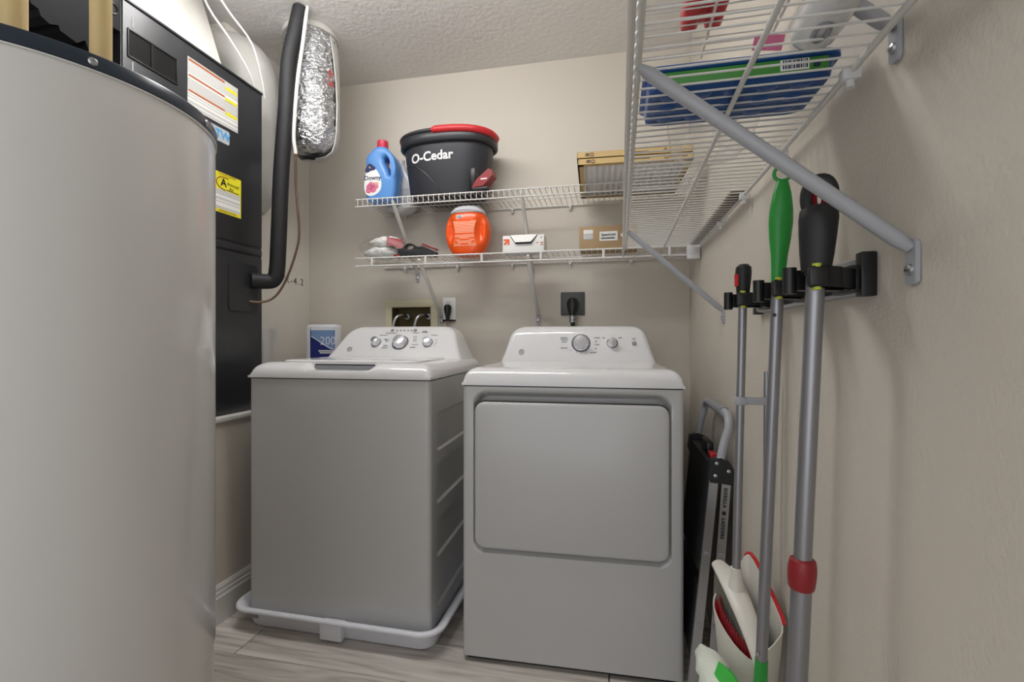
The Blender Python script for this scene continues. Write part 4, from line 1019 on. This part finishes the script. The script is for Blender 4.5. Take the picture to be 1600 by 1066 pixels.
hp = bez([(.243, 1.195, .515), (.252, 1.15, .512), (.262, 1.10, .495), (.272, 1.045, .462), (.278, 1.0, .42), (.28, .985, .385)], 6)
loops = []
for i, c in enumerate(hp):
    u = i/(len(hp)-1); w = .012+.012*math.sin(math.pi*min(1, u*1.1+.1)); h = .010
    T = (hp[min(i+1, len(hp)-1)]-hp[max(i-1, 0)]).normalized(); side = Vector((.95, .25, .12)); side = (side-T*side.dot(T)).normalized(); nn_ = side.cross(T)
    if nn_.z < 0: nn_ = -nn_
    loops.append([c+side*w*math.cos(a)+nn_*h*math.sin(a) for a in [2*math.pi*k/14 for k in range(14)]])
B().loft(loops).build('broom_head', 'dustpan', t, sharp=60)
b = B()
for i in range(3, len(hp)-11):
    for k in range(-2, 3):
        c = hp[i]; b.tube([(c.x+k*.007, c.y, c.z-.004), (c.x+k*.010, c.y, c.z-.11)], .0028, 5)
b.build('bristles', 'bristle', t)
q = p(.915); b = B().box((q.x-.011, q.y-.011, .904), (q.x+.011, q.y+.011, .922), .003).box((q.x+.009, q.y-.004, .905), (q.x+.056, q.y+.004, .921), .002)
b.build('pole_clip', 'strut', t)
t = thing('dustpan', 'off white upright dustpan with red lip and comb teeth', 'dustpan', (.29, 1.08, .2))
rim = [Vector(v_) for v_ in ((.300, 1.15, .562), (.322, 1.10, .515), (.336, 1.05, .466), (.313, 1.015, .452), (.294, 1.0, .443), (.278, 1.0, .424), (.266, 1.005, .415), (.245, 1.03, .422), (.228, 1.06, .436), (.219, 1.10, .446), (.220, 1.135, .453), (.232, 1.165, .462), (.26, 1.178, .485), (.284, 1.172, .53))]
# refine closed loop
def closed_cr(P, n=4):
    out = []; m = len(P)
    for i in range(m):
        a, b_, c, d = P[i-1], P[i], P[(i+1) % m], P[(i+2) % m]
        for k in range(n):
            u = k/n; out.append(.5*((2*b_)+(c-a)*u+(2*a-5*b_+4*c-d)*u*u+(-a+3*b_-3*c+d)*u**3))
    return out
rl = closed_cr(rim, 4); ctr = Vector((.283, 1.085, 0))
def ring(scale, z, mix):
    return [Vector((ctr.x+(q.x-ctr.x)*scale, ctr.y+(q.y-ctr.y)*scale, q.z*(1-mix)+z*mix)) for q in rl]
B().loft([ring(.62, .2, 1), ring(.8, .27, .8), ring(.95, .36, .4), ring(1, 0, 0), ring(.965, .0, 0), ring(.9, .355, .42), ring(.74, .28, .8), ring(.5, .225, 1)]).build('pan_body', 'dustpan', t, sharp=50)
B().tube([rl[k]+Vector((.003, .0, .002)) for k in range(-2, 9)], .0042, 8).build('red_lip', 'red', t)
inn = ring(.955, .40, .12)
seg = list(range(20, 50))
def inw(k, f, dz):
    q = inn[k]+(ctr-inn[k])*f; q.z = inn[k].z+dz; return q
B().loft([[inw(k, -.01, -.002), inw(k, .05, -.016), inw(k, .18, -.028), inw(k, .19, -.018), inw(k, .04, -.001)] for k in seg]).build('red_liner', 'red', t)
tm = B().lathe([(.0026, -.06), (.0026, .022), (.0012, .026)], 6).build('comb_tooth', 'dark_red', mesh_only=True)
i_ = ROOT[t.name].inverted()
for k in range(22, 50, 1):
    q = inn[k]+(ctr-inn[k])*.17; q.z = inn[k].z-.004
    inst('comb_tooth', tm, t, i_ @ q)
B().tube([(.325, 1.12, .40), (.323, 1.115, .70), (.322, 1.107, .975)], .0055, 12).build('handle_pole', 'alu', t)

# ---------------------------------------------------------------- step ladder
t = thing('step_ladder', 'folded black and aluminium step ladder between dryer and right wall', 'ladder', (.27, 1.61, 0))
yn, yf_ = 1.43, 1.79
def rail_box(b, x0, z0, x1, z1, yy, w=.024, th=.014):
    d = Vector((x1-x0, 0, z1-z0)).normalized(); s = Vector((d.z, 0, -d.x))*w/2; k = Vector((0, th/2, 0)); a, c = Vector((x0, yy, z0)), Vector((x1, yy, z1))
    b.loft([[a-s-k, a+s-k, a+s+k, a-s+k], [c-s-k, c+s-k, c+s+k, c-s+k]])
for yy in (yn, yf_):
    fr = B(); rail_box(fr, .281, .675, .218, .015, yy); o1 = fr.build('front_rail', 'steel', t)
    rr = B(); rail_box(rr, .313, .665, .268, .015, yy+(.002 if yy == yn else -.002)); o2 = rr.build('rear_rail', 'steel', t)
    if yy == yn:
        for (oo, xs_, xt_) in ((o1, .281, .218), (o2, .313, .268)):
            for z in (.44, .235):
                x = xt_+(xs_-xt_)*(z-.015)/.655
                B().lathe([(.0065, 0), (.0065, .003), (.003, .0035)], 12, mx=frame((x, yy-.0075, z), (0, -1, 0))).build('rivet', 'grey_plastic', oo)
        d = Vector((-.045, 0, -.65)).normalized()
        xx = .268+.045*(.555-.015)/.65
        tx = B().text('GORILLA', .0125, (xx+.0025, yy-.0068, .60), d, (d.z*-1, 0, d.x), .0004, sp=1.15, bold=.0003)
        tx.text('LADDERS', .0125, (xx-.004, yy-.0068, .513), d, (d.z*-1, 0, d.x), .0004, sp=1.15, bold=.0003)
        tx.lathe([(.006, 0), (.006, .0008)], 10, mx=frame((xx-.0005, yy-.0058, .556), (0, -1, 0)))
        tx.build('lettering', 'ink', o2)
    br = B(); k = .012
    br.loft([[(x, yy+s, z) for x, z in ((.262, .66), (.268, .705), (.296, .712), (.318, .702), (.332, .68), (.336, .635), (.30, .64), (.268, .642))] for s in (-.0125, .0125)])
    bo_ = br.build('hinge_bracket', 'soft_black', t)
    if yy == yn:
        for (x, z) in ((.285, .697), (.281, .662), (.316, .676)):
            B().lathe([(.0055, 0), (.005, .002), (.002, .003)], 12, mx=frame((x, yy-.0125, z), (0, -1, 0))).build('rivet', 'steel', bo_)
    B().box((.205, yy-.012, 0), (.29, yy+.012, .02), .004).build('foot', 'soft_black', t)
hpth = [(.296, yn, .70), (.308, yn, .76)]+[(.318+.004*math.sin(R(90*k/6)), yn+.045-.045*math.cos(R(90*k/6)), .79+.04*math.sin(R(90*k/6))) for k in range(7)]
hpth += [(p_[0], yn+yf_-p_[1], p_[2]) for p_ in hpth[::-1]]
B().tube(hpth, .0115, 16).build('handle', 'strut', t, label='silver tube handle')
B().tube([(.322, 1.50, .83), (.322, 1.72, .83)], .0145, 16).build('handle_grip', 'grey_plastic', t)
def slab(b, z0, z1, y0, y1, off, th):
    xa = lambda z: .218+.063*(z-.015)/.66+off
    b.loft([[(xa(z), y0, z), (xa(z)+th, y0, z), (xa(z)+th, y1, z), (xa(z), y1, z)] for z in (z0, z1)])
b = B(); slab(b, .375, .69, 1.447, 1.773, -.012, .026); b.build('platform', 'soft_black', t)
b = B(); slab(b, .12, .33, 1.447, 1.773, -.008, .022); b.build('step', 'soft_black', t)
B().box((.285, 1.56, .69), (.305, 1.66, .725), .004).build('latch', 'black', t)
B().box((.284, 1.50, .69), (.302, 1.545, .706), .003).build('latch_button', 'red', t)

# print too small to pick apart
for o in bpy.data.objects:
    if o.type == 'MESH' and o.parent and o.name.split('.')[0] in ('printed_mark', 'small_print', 'screw_set', 'barcode', 'printed_flower', 'indicator_button', 'bristles', 'mop_fringe', 'feet', 'sticker_red_print'):
        o['kind'] = 'stuff'
